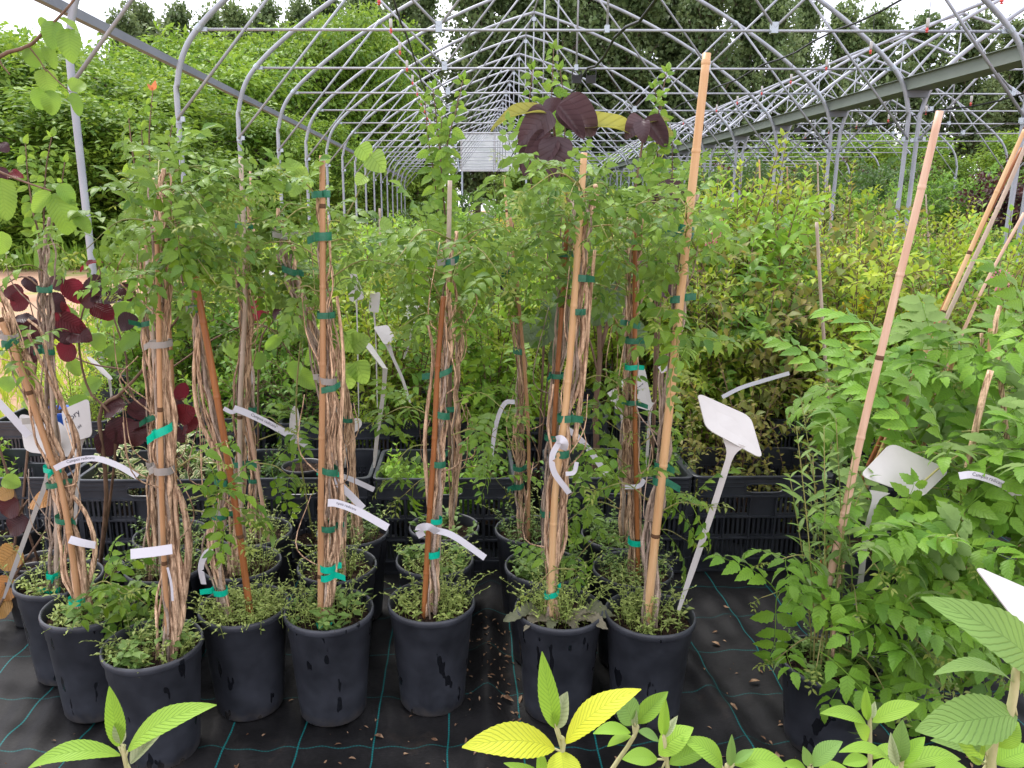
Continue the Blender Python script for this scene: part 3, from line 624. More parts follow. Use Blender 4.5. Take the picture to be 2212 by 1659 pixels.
POP = [(300, 58, .75, 66), (350, 62, .8, 50), (420, 57, .75, 48), (480, 60, .8, 62), (540, 56, .75, 52), (600, 60, .8, 40), (660, 57, .8, 44), (720, 60, .9, 20), (800, 57, .9, 0), (870, 54, .8, 20), (920, 57, .7, 0), (1030, 53, 1.0, -60), (1100, 56, 1.1, -90), (1190, 52, 1.0, -70), (1270, 55, 1.1, -100), (1350, 52, 1.0, -70), (1430, 55, 1.0, -60),
       (1500, 52, .9, -40), (1580, 55, .85, -10), (1645, 53, .75, 15), (1705, 56, .65, 22), (1790, 54, .75, 45), (1862, 56, .8, 55), (1960, 56, .85, 60), (2060, 54, .85, 66), (2150, 56, .85, 74), (2240, 54, .8, 80), (2330, 56, .9, 70), (1140, 62, 1.2, -40), (1310, 62, 1.2, -40), (1480, 62, 1.1, -10)]
for i, q in enumerate(POP):
    x, y, s, h = tree_at(*q, 15.2)
    plant_tree('poplar_tree', 'tall dark green poplar ' + ('behind the locust belt' if q[0] < 850 else 'behind the ridge of the near tunnel' if q[0] < 1560 else 'behind the second tunnel past the gutter'), pop_v[i % 3], x, y, (s, h), i * 2.3, 'poplars %d' % (0 if q[0] < 850 else 1 if q[0] < 1560 else 2))
LOW = [(6, 40, 0.62, 0.5), (9.5, 42, 0.7, 0.55), (13, 40.5, 0.65, 0.52), (16.5, 42, 0.7, 0.6), (20, 40, 0.75, 0.6), (24, 42, 0.8, 0.62), (28, 40, 0.8, 0.62), (33, 43, 0.9, 0.7), (3.2, 44.5, 0.6, 0.45)]
for i, (x, y, s, h) in enumerate(LOW):
    plant_tree('scrub_tree', 'low bright green tree in the scrub below the poplars', loc_v[(i + 1) % 3], x, y, (s, h), i * 2.7 + 1, 'low trees below the poplars')

# ------------------------------------------------------------------ shared small meshes
POT_PROF = [(0.001, 0.004), (0.088, 0.004), (0.096, 0.0), (0.100, 0.006), (0.1035, 0.05), (0.1205, 0.262), (0.1225, 0.264), (0.1245, 0.308), (0.1290, 0.312), (0.1325, 0.318), (0.1330, 0.328), (0.1305, 0.3345),
            (0.1265, 0.3345), (0.1240, 0.328), (0.1215, 0.30), (0.1195, 0.272)]
pot_me = mesh('pot', *lathe(POT_PROF, 48), 'pot')
def soil_mesh(rad, z, seed, amp=0.008):
    r = np.random.default_rng(seed); V = [(0, 0, z + amp)]; F = []; n, m = 28, 6
    for i in range(1, m + 1):
        for k in range(n):
            a = 2 * math.pi * k / n; q = rad * i / m
            V.append((q * math.cos(a), q * math.sin(a), z + (r.normal(0, amp) if i < m else -0.002)))
    F += [(0, 1 + k, 1 + (k + 1) % n) for k in range(n)]
    for i in range(m - 1):
        for k in range(n): F.append((1 + i * n + k, 1 + (i + 1) * n + k, 1 + (i + 1) * n + (k + 1) % n, 1 + i * n + (k + 1) % n))
    return mesh('soil', np.array(V), F, 'soil')
soil_v = [soil_mesh(0.1235, 0.296, s) for s in range(3)]

def weed_mesh(seed, rad, n_stem, h, ll, mat_, spill=0.0, lw=0.5, prof='ovate'):
    """a tangle of thin stems with small opposite leaves"""
    r = np.random.default_rng(seed); LO, Y, Z, S, TI = [], [], [], [], []; st = []
    for i in range(n_stem):
        a = r.uniform(0, 6.28); q = rad * math.sqrt(r.random()) * 0.95
        b = np.array([q * math.cos(a), q * math.sin(a), 0.0]); hh = h * r.uniform(0.35, 1.15)
        lean = np.array([math.cos(a), math.sin(a), 0]) * r.uniform(-0.2, 0.6 + spill) * hh + np.array([r.normal(0, .25), r.normal(0, .25), 0]) * hh
        p = smooth_path([b, b + lean * 0.4 + [0, 0, hh * 0.6], b + lean + [0, 0, hh * (1 - spill * 0.6)]], 5)
        st.append(tube(p, np.linspace(0.0011, 0.0006, 5), 3, False))
        k = max(3, int(hh / 0.014))
        for s in np.linspace(0.2, 1, k):
            j = min(int(s * 4), 3); c = p[j] + (p[j + 1] - p[j]) * (s * 4 - j); az = r.uniform(0, 6.28)
            for sd in (0, math.pi):
                d = np.array([math.cos(az + sd), math.sin(az + sd), r.uniform(-0.1, 0.7)])
                LO.append(c); Y.append(d); Z.append([r.normal(0, .3), r.normal(0, .3), 1]); S.append(ll * r.uniform(0.5, 1.25)); TI.append(np.clip(r.normal(0.35 + 0.35 * s, 0.2), 0, 1))
    T = leaf_geo(1.0, lw, prof, 2, 1, 0.2, 0.4)
    V, F, TT, U = batch(T, frames_np(np.array(Y), np.array(Z)), np.array(LO), np.array(S), np.array(TI))
    sv, sf = join(st); F = np.vstack([F, np.array(sf) + len(V)]); V = np.vstack([V, sv]); TT = np.concatenate([TT, np.full(len(sv), .6)]); U = np.vstack([U, np.zeros((len(sv), 2))])
    return mesh('weeds', V, F, mat_, True, TT, U)
weed_v = {'chick': weed_mesh(1, 0.105, 46, 0.075, 0.014, 'lf_weed', 0.25), 'chick2': weed_mesh(2, 0.11, 60, 0.05, 0.013, 'lf_weed', 0.6), 'low': weed_mesh(3, 0.10, 30, 0.04, 0.022, 'lf_weed', 0.3),
          'broad': weed_mesh(4, 0.10, 24, 0.055, 0.032, 'lf_weed2', 0.3, 0.6), 'tall': weed_mesh(5, 0.09, 16, 0.16, 0.016, 'lf_weed', 0.1, 0.35), 'dense': weed_mesh(6, 0.115, 110, 0.06, 0.016, 'lf_weed', 0.45, 0.35),
          'mid': weed_mesh(7, 0.10, 40, 0.085, 0.017, 'lf_weed2', 0.2), 'tuft': weed_mesh(8, 0.06, 40, 0.11, 0.013, 'lf_weed', 0.2, 0.4)}

vine_leaf = [pinnate(100 + i, (9, 7, 9, 11, 7, 9)[i], (0.17, 0.13, 0.15, 0.19, 0.12, 0.16)[i], (0.042, 0.044, 0.038, 0.04, 0.046, 0.043)[i], droop=(0.35, 0.5, 0.2, 0.45, 0.3, 0.6)[i]) for i in range(6)]
vine_tip = [pinnate(140 + i, 7, 0.085, 0.024, 0.38, 'lf_vine_young', 0.0, 0.1, 'young_leaf', 4) for i in range(2)]
lush_leaf = [pinnate(160 + i, (9, 9, 7, 11, 7)[i], (0.24, 0.22, 0.19, 0.27, 0.18)[i], (0.075, 0.07, 0.08, 0.068, 0.076)[i], 0.58, 'lf_lush', (0.3, 0.5, 0.25, 0.4, 0.55)[i], 0.2, 'vine_leaf', 10) for i in range(5)]

def cane(parent, base, pts, r, mat_, seed=0):
    """a bamboo stick with swollen nodes; the dark node rings are sub-parts"""
    q = smooth_path(np.asarray(pts) - base, 30); r0 = np.random.default_rng(seed)
    r *= 0.84; rad = np.linspace(r, r * 0.82, 30)
    ln = np.linalg.norm(np.diff(q, axis=0), axis=1).sum(); nodes = np.arange(r0.uniform(0.08, .2), ln, 0.21); s = np.concatenate([[0], np.cumsum(np.linalg.norm(np.diff(q, axis=0), axis=1))])
    c = obj('cane', mesh('cane', *tube(q, rad, 9), mat_), parent)
    for nd in nodes:
        p = np.array([np.interp(nd, s, q[:, i]) for i in range(3)]); t = np.array([np.interp(min(nd + 0.01, ln), s, q[:, i]) for i in range(3)]) - p; t = N(t)
        rr = np.interp(nd, s, rad)
        pr = [p - t * 0.006, p - t * 0.002, p + t * 0.001, p + t * 0.006]
        obj('node', mesh('node', *tube(np.array(pr), [rr * 1.02, rr * 1.13, rr * 1.09, rr * 1.02], 9, False), 'cane_node' if r0.random() < 0.3 else mat_), c)
    return c
def tie_mesh(r, h, seed, mat_, tail=0.03):
    q = np.random.default_rng(seed); n = 16; V, F = [], []
    tilt = q.normal(0, 0.18); ax = q.uniform(0, 6.28)
    for k in range(n + 1):
        a = 2 * math.pi * k / n + ax; rr = r * (1 + q.normal(0, 0.05)) + (0.004 if k == n else 0)
        z = tilt * r * math.cos(a)
        for j in (-0.5, 0.5): V.append((rr * math.cos(a), rr * 1.08 * math.sin(a), z + j * h))
    for k in range(n): F.append((2 * k, 2 * k + 2, 2 * k + 3, 2 * k + 1))
    # the stapled tail that stands off
    b = len(V); a = ax; d = np.array([math.cos(a + 0.5 * q.normal()), math.sin(a), q.normal(0, 0.35)])
    p0 = np.array([r * math.cos(a), r * 0.9 * math.sin(a), tilt * r * math.cos(a)])
    for t in (0, 0.5, 1.0):
        for j in (-0.5, 0.5): V.append(p0 + d * tail * t + np.array([0, 0, j * h * (1 - .1 * t)]) + np.array([0, -0.002 - 0.006 * t * t, 0]))
    F += [(b, b + 2, b + 3, b + 1), (b + 2, b + 4, b + 5, b + 3)]
    return mesh('tie', np.array(V, float), F, mat_)

def interp_path(path, t):
    s = t * (len(path) - 1); i = min(int(s), len(path) - 2); return path[i] + (path[i + 1] - path[i]) * (s - i)

def shoot(root, base, start, d, ln, seed, leaves, tips, scale=1.0, droop=0.5, every=0.055, r0=0.0026, mat_='shoot', pair=True):
    """a leafy side shoot: one tube, its compound leaves as objects of their own"""
    r = np.random.default_rng(seed); d = N(d)
    pts = smooth_path([start, start + d * ln * 0.5 + np.array([0, 0, ln * 0.10]), start + d * ln + np.array([0, 0, -ln * droop * 0.4])], 9) - base
    obj('shoot', mesh('shoot', *tube(pts, np.linspace(r0, r0 * 0.35, 9), 5), mat_), root)
    n = max(2, int(ln / every)); ph = r.uniform(0, 6.28)
    for i in range(n):
        t = 0.18 + 0.8 * (i + 0.5) / n; p = interp_path(pts, t); dd = N(interp_path(pts, min(t + .05, 1)) - interp_path(pts, t - .05))
        sz = scale * (0.55 + 0.6 * math.sin(math.pi * (0.15 + 0.72 * t))) * r.uniform(0.8, 1.15)
        side = N(np.cross(dd, [0, 0, 1]) + 1e-4); up = np.cross(side, dd); a = ph + i * 1.57
        for sg in ((1, -1) if pair else (1,)):
            if r.random() < 0.12: continue
            o = side * math.cos(a) * sg + up * math.sin(a) * sg
            v = N(o * 0.85 + dd * 0.45 + np.array([0, 0, 0.15])); nz = np.array([r.normal(0, .3), r.normal(0, .3), 1.0]) + dd * 0.2
            obj('leaf', leaves[r.integers(len(leaves))], root, mtx=mtx(frame(v, nz), p, sz))
    for k in range(2):
        obj('young_leaf', tips[k % len(tips)], root, mtx=mtx(frame(dd + r.normal(0, .25, 3), [r.normal(0, .5), r.normal(0, .5), 1]), pts[-1], scale * r.uniform(.6, 1.1)))

VCOUNT = [0]
def vine(label, rim, path, canes=(), ties=(), n_strand=9, rb=0.03, weeds=('chick',), crown=9, spread=0.36, low=(), bark='bark', pos=None, top=1.0, leaf_s=1.0, seed=None, extra_strands=(), lean_y=0.0):
    VCOUNT[0] += 1; sd = seed or VCOUNT[0] * 37; r = np.random.default_rng(sd)
    p = at_z(rim[0], rim[1], 0.333); x, y = (pos or (p[0], p[1])); base = np.array([x, y, 0.006])
    root = thing('potted_trumpet_vine', label, 'potted plant', base, 0, 'trumpet vines in black pots')
    po = obj('pot', pot_me, root, mtx=Matrix.Rotation(r.uniform(0, 6), 4, 'Z')); obj('soil', soil_v[sd % 3], po)
    for wk in weeds:
        nm = wk if isinstance(wk, str) else wk[0]; off = (0, 0) if isinstance(wk, str) else wk[1]
        obj('weeds', weed_v[nm], root, mtx=Matrix.Translation((off[0], off[1], 0.298)) @ Matrix.Rotation(r.uniform(0, 6), 4, 'Z') @ Matrix.Diagonal((1.08, 1.08, 1.3, 1)), kind='stuff')
    P = [at_y(u, v, y) for u, v in path]; P = [q + np.array([0, lean_y * (q[2] - 0.3), 0]) for q in P]
    P[0] = np.array([P[0][0], y - 0.02, 0.28])
    ax = smooth_path(P, 56); n_strand += 1; rb *= 0.72
    tks = []
    for tv in ties:
        zz = at_y(1024, tv[0] if isinstance(tv, tuple) else tv, y)[2]; tks.append(int(np.argmin(np.abs(ax[:, 2] - zz))) / (len(ax) - 1))
    for i in range(n_strand):
        ph = 2 * math.pi * i / n_strand + r.normal(0, .3); tw = r.normal(0, 1.2); q0 = rb * r.uniform(0.35, 1.1); rr = r.uniform(0.0030, 0.0066) * (1.8 if i < 2 else 1)
        end = int(len(ax) * r.uniform(0.72, 1.0) * top) if i else len(ax); end = max(end, 12)
        off = np.zeros((len(ax), 3)); s = np.linspace(0, 1, len(ax)); wob = r.uniform(0, 6, 4)
        rad = q0 * (1.05 - 0.35 * np.sin(np.pi * np.clip(s * 1.1, 0, 1)) + 0.20 * np.sin(s * 17 + wob[0]) + 0.10 * np.sin(s * 37 + wob[1]))
        for tk in tks: rad = rad * (1 - 0.35 * np.exp(-((s - tk) / 0.025) ** 2))
        off[:, 0] = rad * np.cos(ph + tw * s) + 0.008 * np.sin(s * 19 + wob[2]) + 0.003 * np.sin(s * 61 + wob[1]); off[:, 1] = rad * np.sin(ph + tw * s) * 0.9 + 0.006 * np.sin(s * 27 + wob[3])
        q = (ax + off)[:end] - base
        obj('stem', mesh('stem', *tube(q, np.linspace(rr, rr * 0.6, end) * (1 + 0.12 * np.sin(np.arange(end) * 1.7 + wob[0])), 6), bark if r.random() < .8 else 'bark_grey'), root)
    for i in range(4):
        t0 = r.uniform(0.1, 0.75); a0 = interp_path(ax, t0) - base; dx = r.choice([-1, 1]) * r.uniform(0.03, 0.09)
        q = smooth_path([a0, a0 + np.array([dx, -0.03, r.uniform(0.04, 0.12)]), a0 + np.array([dx * r.uniform(0.2, 1.2), -0.04, r.uniform(0.16, 0.3)])], 10)
        obj('tendril', mesh('tendril', *tube(q, np.linspace(0.0022, 0.0012, 10), 5), bark), root)
    for es in extra_strands:     # single stems that swing away from the bundle
        q = smooth_path([at_y(u, v, y) for u, v in es[0]], 26) - base
        obj('stem', mesh('stem', *tube(q, np.linspace(es[1], es[1] * 0.55, 26) * (1 + 0.1 * np.sin(np.arange(26) * 2.1)), 7), bark), root)
    for pts, cr, cm in canes:
        q = [at_y(u, v, y - 0.022) for u, v in pts]; q[0] = np.array([q[0][0], y - 0.022, 0.27]); cane(root, base, q, cr, cm, sd)
    for tv in ties:
        v, kind = (tv, 'tie_dark') if not isinstance(tv, tuple) else tv[:2]
        # where on the bundle that height lies
        zz = at_y(P[0][0] * 0 + 1024, v, y)[2]; k = int(np.argmin(np.abs(ax[:, 2] - zz))); c = ax[k] - base
        obj('tie', tie_mesh(rb * r.uniform(0.72, 0.8) + 0.005, r.uniform(0.015, 0.022), sd + int(v), kind, r.uniform(0.015, 0.045)), root, loc=c + np.array([0, -0.008, 0]))
    crown = int(round(crown * 1.1))
    for i in range(crown):
        t = 0.66 + 0.33 * (i + r.random()) / crown; s0 = interp_path(ax, min(t, 1)); az = r.uniform(0, 6.28); el = r.uniform(-0.2, 0.6 + 0.3 * (t < 0.85))
        d = np.array([math.cos(az) * math.cos(el), math.sin(az) * math.cos(el) * 0.8, math.sin(el)])
        shoot(root, base, s0, d, spread * r.uniform(0.25, 0.62), sd + i, vine_leaf, vine_tip, leaf_s * r.uniform(0.6, 0.86), droop=r.uniform(0.1, 0.8))
    for u, v, ln, az in low:      # sprigs low on the stems; az = direction in the picture, 0 right, pi left
        s0 = at_y(u, v, y - 0.02); d = np.array([math.cos(az), -0.35 + r.normal(0, .2), math.sin(az)])
        shoot(root, base, s0, d, ln * 0.72, sd + int(u), vine_leaf, vine_tip, leaf_s * 0.8, droop=r.uniform(0.2, 0.9))
    return root, base

PI = math.pi
D_, T_, C_ = 'tie_dark', 'tie_teal', 'tie_clear'
# back row first, then the middle row, then the front row
vine('trumpet vine in the third black pot of the column behind the twin-trunked one', (370, 1156), [(372, 1150), (370, 1000), (362, 820), (352, 640), (345, 520), (342, 420)], [([(378, 1150), (372, 800), (350, 520)], 0.0075, 'cane_orange')], [1000, 760], 7, 0.026, ('mid',), 6, 0.30)
vine('trumpet vine with a slanting cane in the third pot of the red-caned column', (545, 1162), [(560, 1150), (548, 1000), (540, 850), (535, 650), (530, 540)], [([(582, 1160), (545, 960), (528, 860)], 0.008, 'cane_pink')], [(1035, D_), 880], 7, 0.028, (('tall', (0.03, -0.02)), 'chick'), 6, 0.30, pos=(-0.773, 2.655))
vine('trumpet vine hidden low behind the pot whose white label points down right', (762, 1150), [(770, 1140), (760, 1000), (740, 820), (700, 640), (690, 520)], (), [900], 6, 0.024, ('mid', 'tall'), 7, 0.3)
vine('trumpet vine in the third pot of the column with the red-orange cane', (959, 1150), [(975, 1130), (985, 950), (990, 760), (992, 620), (990, 520)], (), [], 5, 0.022, ('broad',), 7, 0.32, (( 1000, 930, .26, .2), (1000, 1010, .22, -.2)), pos=(-0.079, 2.69))
vine('trumpet vine with a tan cane tied twice near its foot, behind the jagged-weed pot', (1147, 1150), [(1135, 1140), (1118, 1000), (1125, 850), (1112, 650), (1100, 480)], [([(1142, 1140), (1140, 900), (1112, 560), (1102, 470)], 0.008, 'cane_orange')], [(1012, D_), (1045, D_), 765, 590], 8, 0.026, ('mid', 'tall'), 8, 0.32, pos=(0.242, 2.66))
vine('trumpet vine with trailing leafy shoots in the third pot beside the plant sign', (1337, 1163), [(1345, 1150), (1350, 950), (1355, 760), (1350, 560), (1345, 470)], (), [865], 6, 0.026, ('broad', 'mid'), 7, 0.32, ((1300, 1190, .3, 3.3), (1330, 1090, .26, 2.7), (1360, 1060, .26, .4)), pos=(0.556, 2.61))

vine('trumpet vine with grey clear-taped stems in the pot right behind the twin-trunked one', (333, 1242), [(335, 1225), (332, 1080), (330, 900), (318, 730), (312, 560), (310, 450)], [([(345, 1225), (340, 900), (318, 560)], 0.009, 'cane_grey')], [(1000, C_), (900, D_), (700, D_), (672, D_)], 9, 0.032, ('mid', 'chick'), 8, 0.34, pos=(-1.0, 2.385))
vine('trumpet vine with a long upright grey cane behind the red-caned pot', (512, 1232), [(508, 1220), (512, 1080), (520, 900), (528, 720), (525, 560), (520, 430)], [([(520, 1220), (518, 900), (530, 640), (520, 340)], 0.010, 'cane_grey')], [(1085, D_), (990, D_), (555, D_), (482, D_)], 9, 0.03, ('chick', 'tall'), 9, 0.36, ((560, 950, .24, .1), (555, 1000, .2, -.3), (545, 930, .2, .6)), pos=(-0.754, 2.40))
vine('trumpet vine whose woody bundle leans far left, in the pot behind the thick-stemmed one', (728, 1225), [(722, 1210), (725, 1050), (712, 880), (665, 700), (620, 560), (596, 450)], (), [(1010, T_), (880, C_), (510, C_), (580, D_)], 10, 0.036, ('chick', 'tuft'), 5, 0.28, pos=(-0.428, 2.375))
vine('trumpet vine with a weathered grey cane behind the red-orange caned pot', (939, 1209), [(935, 1195), (945, 1000), (950, 800), (955, 640), (955, 520)], [([(945, 1195), (958, 800), (968, 560), (972, 390)], 0.010, 'cane_grey')], [(800, D_), (892, D_)], 8, 0.028, ('broad', 'chick'), 9, 0.36, ((935, 900, .25, 2.9), (925, 960, .22, 3.4), (960, 1040, .2, 3.0)), pos=(-0.104, 2.415))
vine('trumpet vine with dark grey stems behind the jagged-weed pot', (1177, 1230), [(1182, 1215), (1185, 1050), (1195, 900), (1212, 700), (1222, 560), (1228, 430)], [([(1190, 1215), (1196, 950), (1218, 600), (1226, 460)], 0.0095, 'cane_red')], [(1100, D_), (945, D_), (810, D_), (550, D_)], 10, 0.032, ('mid', 'broad'), 9, 0.36, ((1240, 830, .24, .2), (1250, 900, .2, -.2)), 'bark_grey', pos=(0.263, 2.36))
vine('trumpet vine thick with low green leaves behind the pot holding the plant sign', (1371, 1240), [(1372, 1225), (1368, 1050), (1362, 900), (1366, 700), (1370, 560), (1372, 430)], [([(1382, 1225), (1372, 900), (1372, 600), (1372, 500)], 0.0095, 'cane_red')], [(1175, T_), (785, T_), (865, D_), (740, D_), (697, D_)], 10, 0.032, ('chick', 'mid'), 9, 0.36, ((1340, 1100, .28, 2.9), (1390, 1080, .2, .3), (1360, 1010, .26, 2.6), (1385, 960, .2, .6), (1390, 1150, .2, .1), (1330, 1160, .25, 3.3), (1350, 900, .2, 2.5)), pos=(0.553, 2.335))

vB, _ = vine('trumpet vine with a pale upright bundle in the pot beside the bent-stemmed one', (128, 1250), [(120, 1262), (122, 1100), (112, 920), (104, 740), (98, 600), (92, 470)], [([(118, 1270), (122, 1060), (110, 800)], 0.009, 'cane_grey')], [(1225, T_), (1258, T_), (900, C_), (760, D_), (625, D_)], 8, 0.028, ('low', ('tall', (-.04, -.04))), 2, 0.30, bark='bark_grey')
vC, _ = vine('trumpet vine whose tan stems bend and lean out of a weedy black pot', (192, 1312), [(182, 1310), (152, 1170), (128, 1060), (104, 960), (60, 830), (12, 700), (-30, 600)], [([(168, 1280), (140, 1090), (100, 960), (40, 780), (0, 690)], 0.011, 'cane_orange')], [(1112, D_), (1040, D_), (1008, T_), (735, D_), (718, C_), (1278, T_)], 7, 0.034, ('low', ('broad', (0.05, 0.02)), 'chick2'), 2, 0.3, ((200, 1265, .22, .3), (205, 1270, .24, .0), (210, 1290, .2, -.2), (190, 1290, .2, .5)),
              extra_strands=(([(175, 1308), (205, 1200), (190, 1120), (150, 1060)], 0.009), ([(150, 1100), (170, 960), (120, 850), (60, 720)], 0.007), ([(130, 1020), (160, 950), (110, 800), (90, 720), (60, 690)], 0.006)))
vD, _ = vine('trumpet vine with a rugged twin trunk in a black pot full of weeds', (330, 1392), [(362, 1372), (368, 1250), (365, 1120), (356, 980), (352, 800), (350, 620), (345, 450), (340, 365)], [([(357, 1350), (352, 1150), (346, 900), (342, 640), (338, 480)], 0.0085, 'cane_orange')], [(930, T_), (1000, C_), (740, C_)], 11, 0.038, ('broad', 'chick', 'low'), 15, 0.44, ((400, 1100, .22, -.3), (405, 1080, .24, .1), (385, 1010, .2, .4)),
              extra_strands=(([(370, 1400), (395, 1290), (408, 1180), (395, 1090), (368, 1030)], 0.013), ([(366, 1390), (380, 1280), (382, 1150), (372, 1000)], 0.011)))
vI, _ = vine('trumpet vine with a slanting red-brown cane over pale weeds spilling from its pot', (527, 1309), [(495, 1300), (462, 1180), (480, 1090), (478, 1000), (450, 880), (430, 760), (418, 620), (402, 500), (395, 420)], [([(540, 1290), (508, 1090), (462, 820), (425, 620), (412, 550)], 0.0125, 'cane_red')], [(1103, D_), (1095, C_), (1040, D_), (665, D_), (660, C_), (1265, T_)], 7, 0.03, ('dense', 'chick2', ('chick', (0, -0.04))), 9, 0.38, pos=(-0.666, 2.113),
              extra_strands=(([(490, 1310), (455, 1190), (462, 1140), (492, 1080)], 0.011), ([(485, 1010), (430, 900), (420, 780), (440, 650)], 0.0075)))
vJ, _ = vine('trumpet vine with a thick straight tan bundle and looping green ties', (711, 1318), [(702, 1318), (708, 1180), (712, 1040), (710, 880), (706, 720), (700, 560), (694, 420)], [([(690, 1310), (693, 1100), (697, 800), (697, 560), (696, 336)], 0.0115, 'cane_orange')], [(1212, T_), (1236, T_), (1135, D_), (1012, D_), (838, D_), (825, C_), (685, D_), (505, D_), (425, D_), (1330, T_)], 12, 0.036, ('broad', 'chick', ('tall', (-0.06, 0))), 9, 0.36,
              extra_strands=(([(716, 1300), (738, 1100), (735, 950), (742, 780), (728, 640)], 0.008),))
vM, _ = vine('trumpet vine with a red-orange cane and teal ties over a neat weedy pot', (932, 1301), [(930, 1290), (938, 1150), (945, 1020), (955, 900), (962, 760), (972, 620), (975, 500)], [([(914, 1310), (928, 1110), (938, 960), (945, 800), (958, 640)], 0.0105, 'cane_red'), ([(945, 800), (957, 700), (965, 560), (944, 400)], 0.008, 'cane_orange')][:1], [(1115, T_), (1187, T_), (1000, D_), (895, D_), (806, D_), (565, D_), (560, C_)], 8, 0.03, ('chick', 'low', ('tuft', (0.05, 0.03))), 12, 0.40, ((985, 870, .22, .3), (975, 940, .2, .1)),
              extra_strands=(([(935, 1180), (918, 960), (935, 780), (925, 700)], 0.007),))
vP, _ = vine('trumpet vine with a tan cane over a pot rimmed with a jagged purplish weed', (1207, 1313), [(1188, 1300), (1196, 1150), (1208, 1000), (1228, 850), (1245, 700), (1255, 560), (1264, 440), (1266, 400)], [([(1190, 1300), (1198, 1080), (1222, 880), (1240, 660), (1252, 480), (1262, 330)], 0.0125, 'cane_tan')], [(1278, T_), (980, D_), (892, D_), (670, D_), (607, D_)], 9, 0.032, ('tall', 'chick', 'tuft'), 10, 0.38, ((1240, 1230, .2, 3.2),),
              extra_strands=(([(1195, 1240), (1222, 1160), (1215, 1060), (1185, 930), (1195, 830)], 0.006), ([(1240, 960), (1262, 800), (1275, 640), (1285, 540)], 0.008)), pos=(0.279, 2.085))
vS, _ = vine('trumpet vine with a very long thick tan bamboo cane above the tallest leaves', (1402, 1325), [(1398, 1300), (1408, 1170), (1425, 1030), (1440, 880), (1455, 720), (1472, 560), (1490, 420)], [([(1397, 1320), (1420, 1120), (1448, 860), (1474, 600), (1498, 380), (1527, 115)], 0.0150, 'cane_tan')], [(1005, D_), (1030, D_), (650, D_), (512, D_), (488, D_)], 8, 0.028, ('chick', ('tuft', (-0.03, 0.02)), ('low', (0.02, 0.03))), 8, 0.34, ((1420, 1110, .18, .5), (1400, 1080, .26, 2.6)), 'bark_grey', pos=(0.542, 2.05))

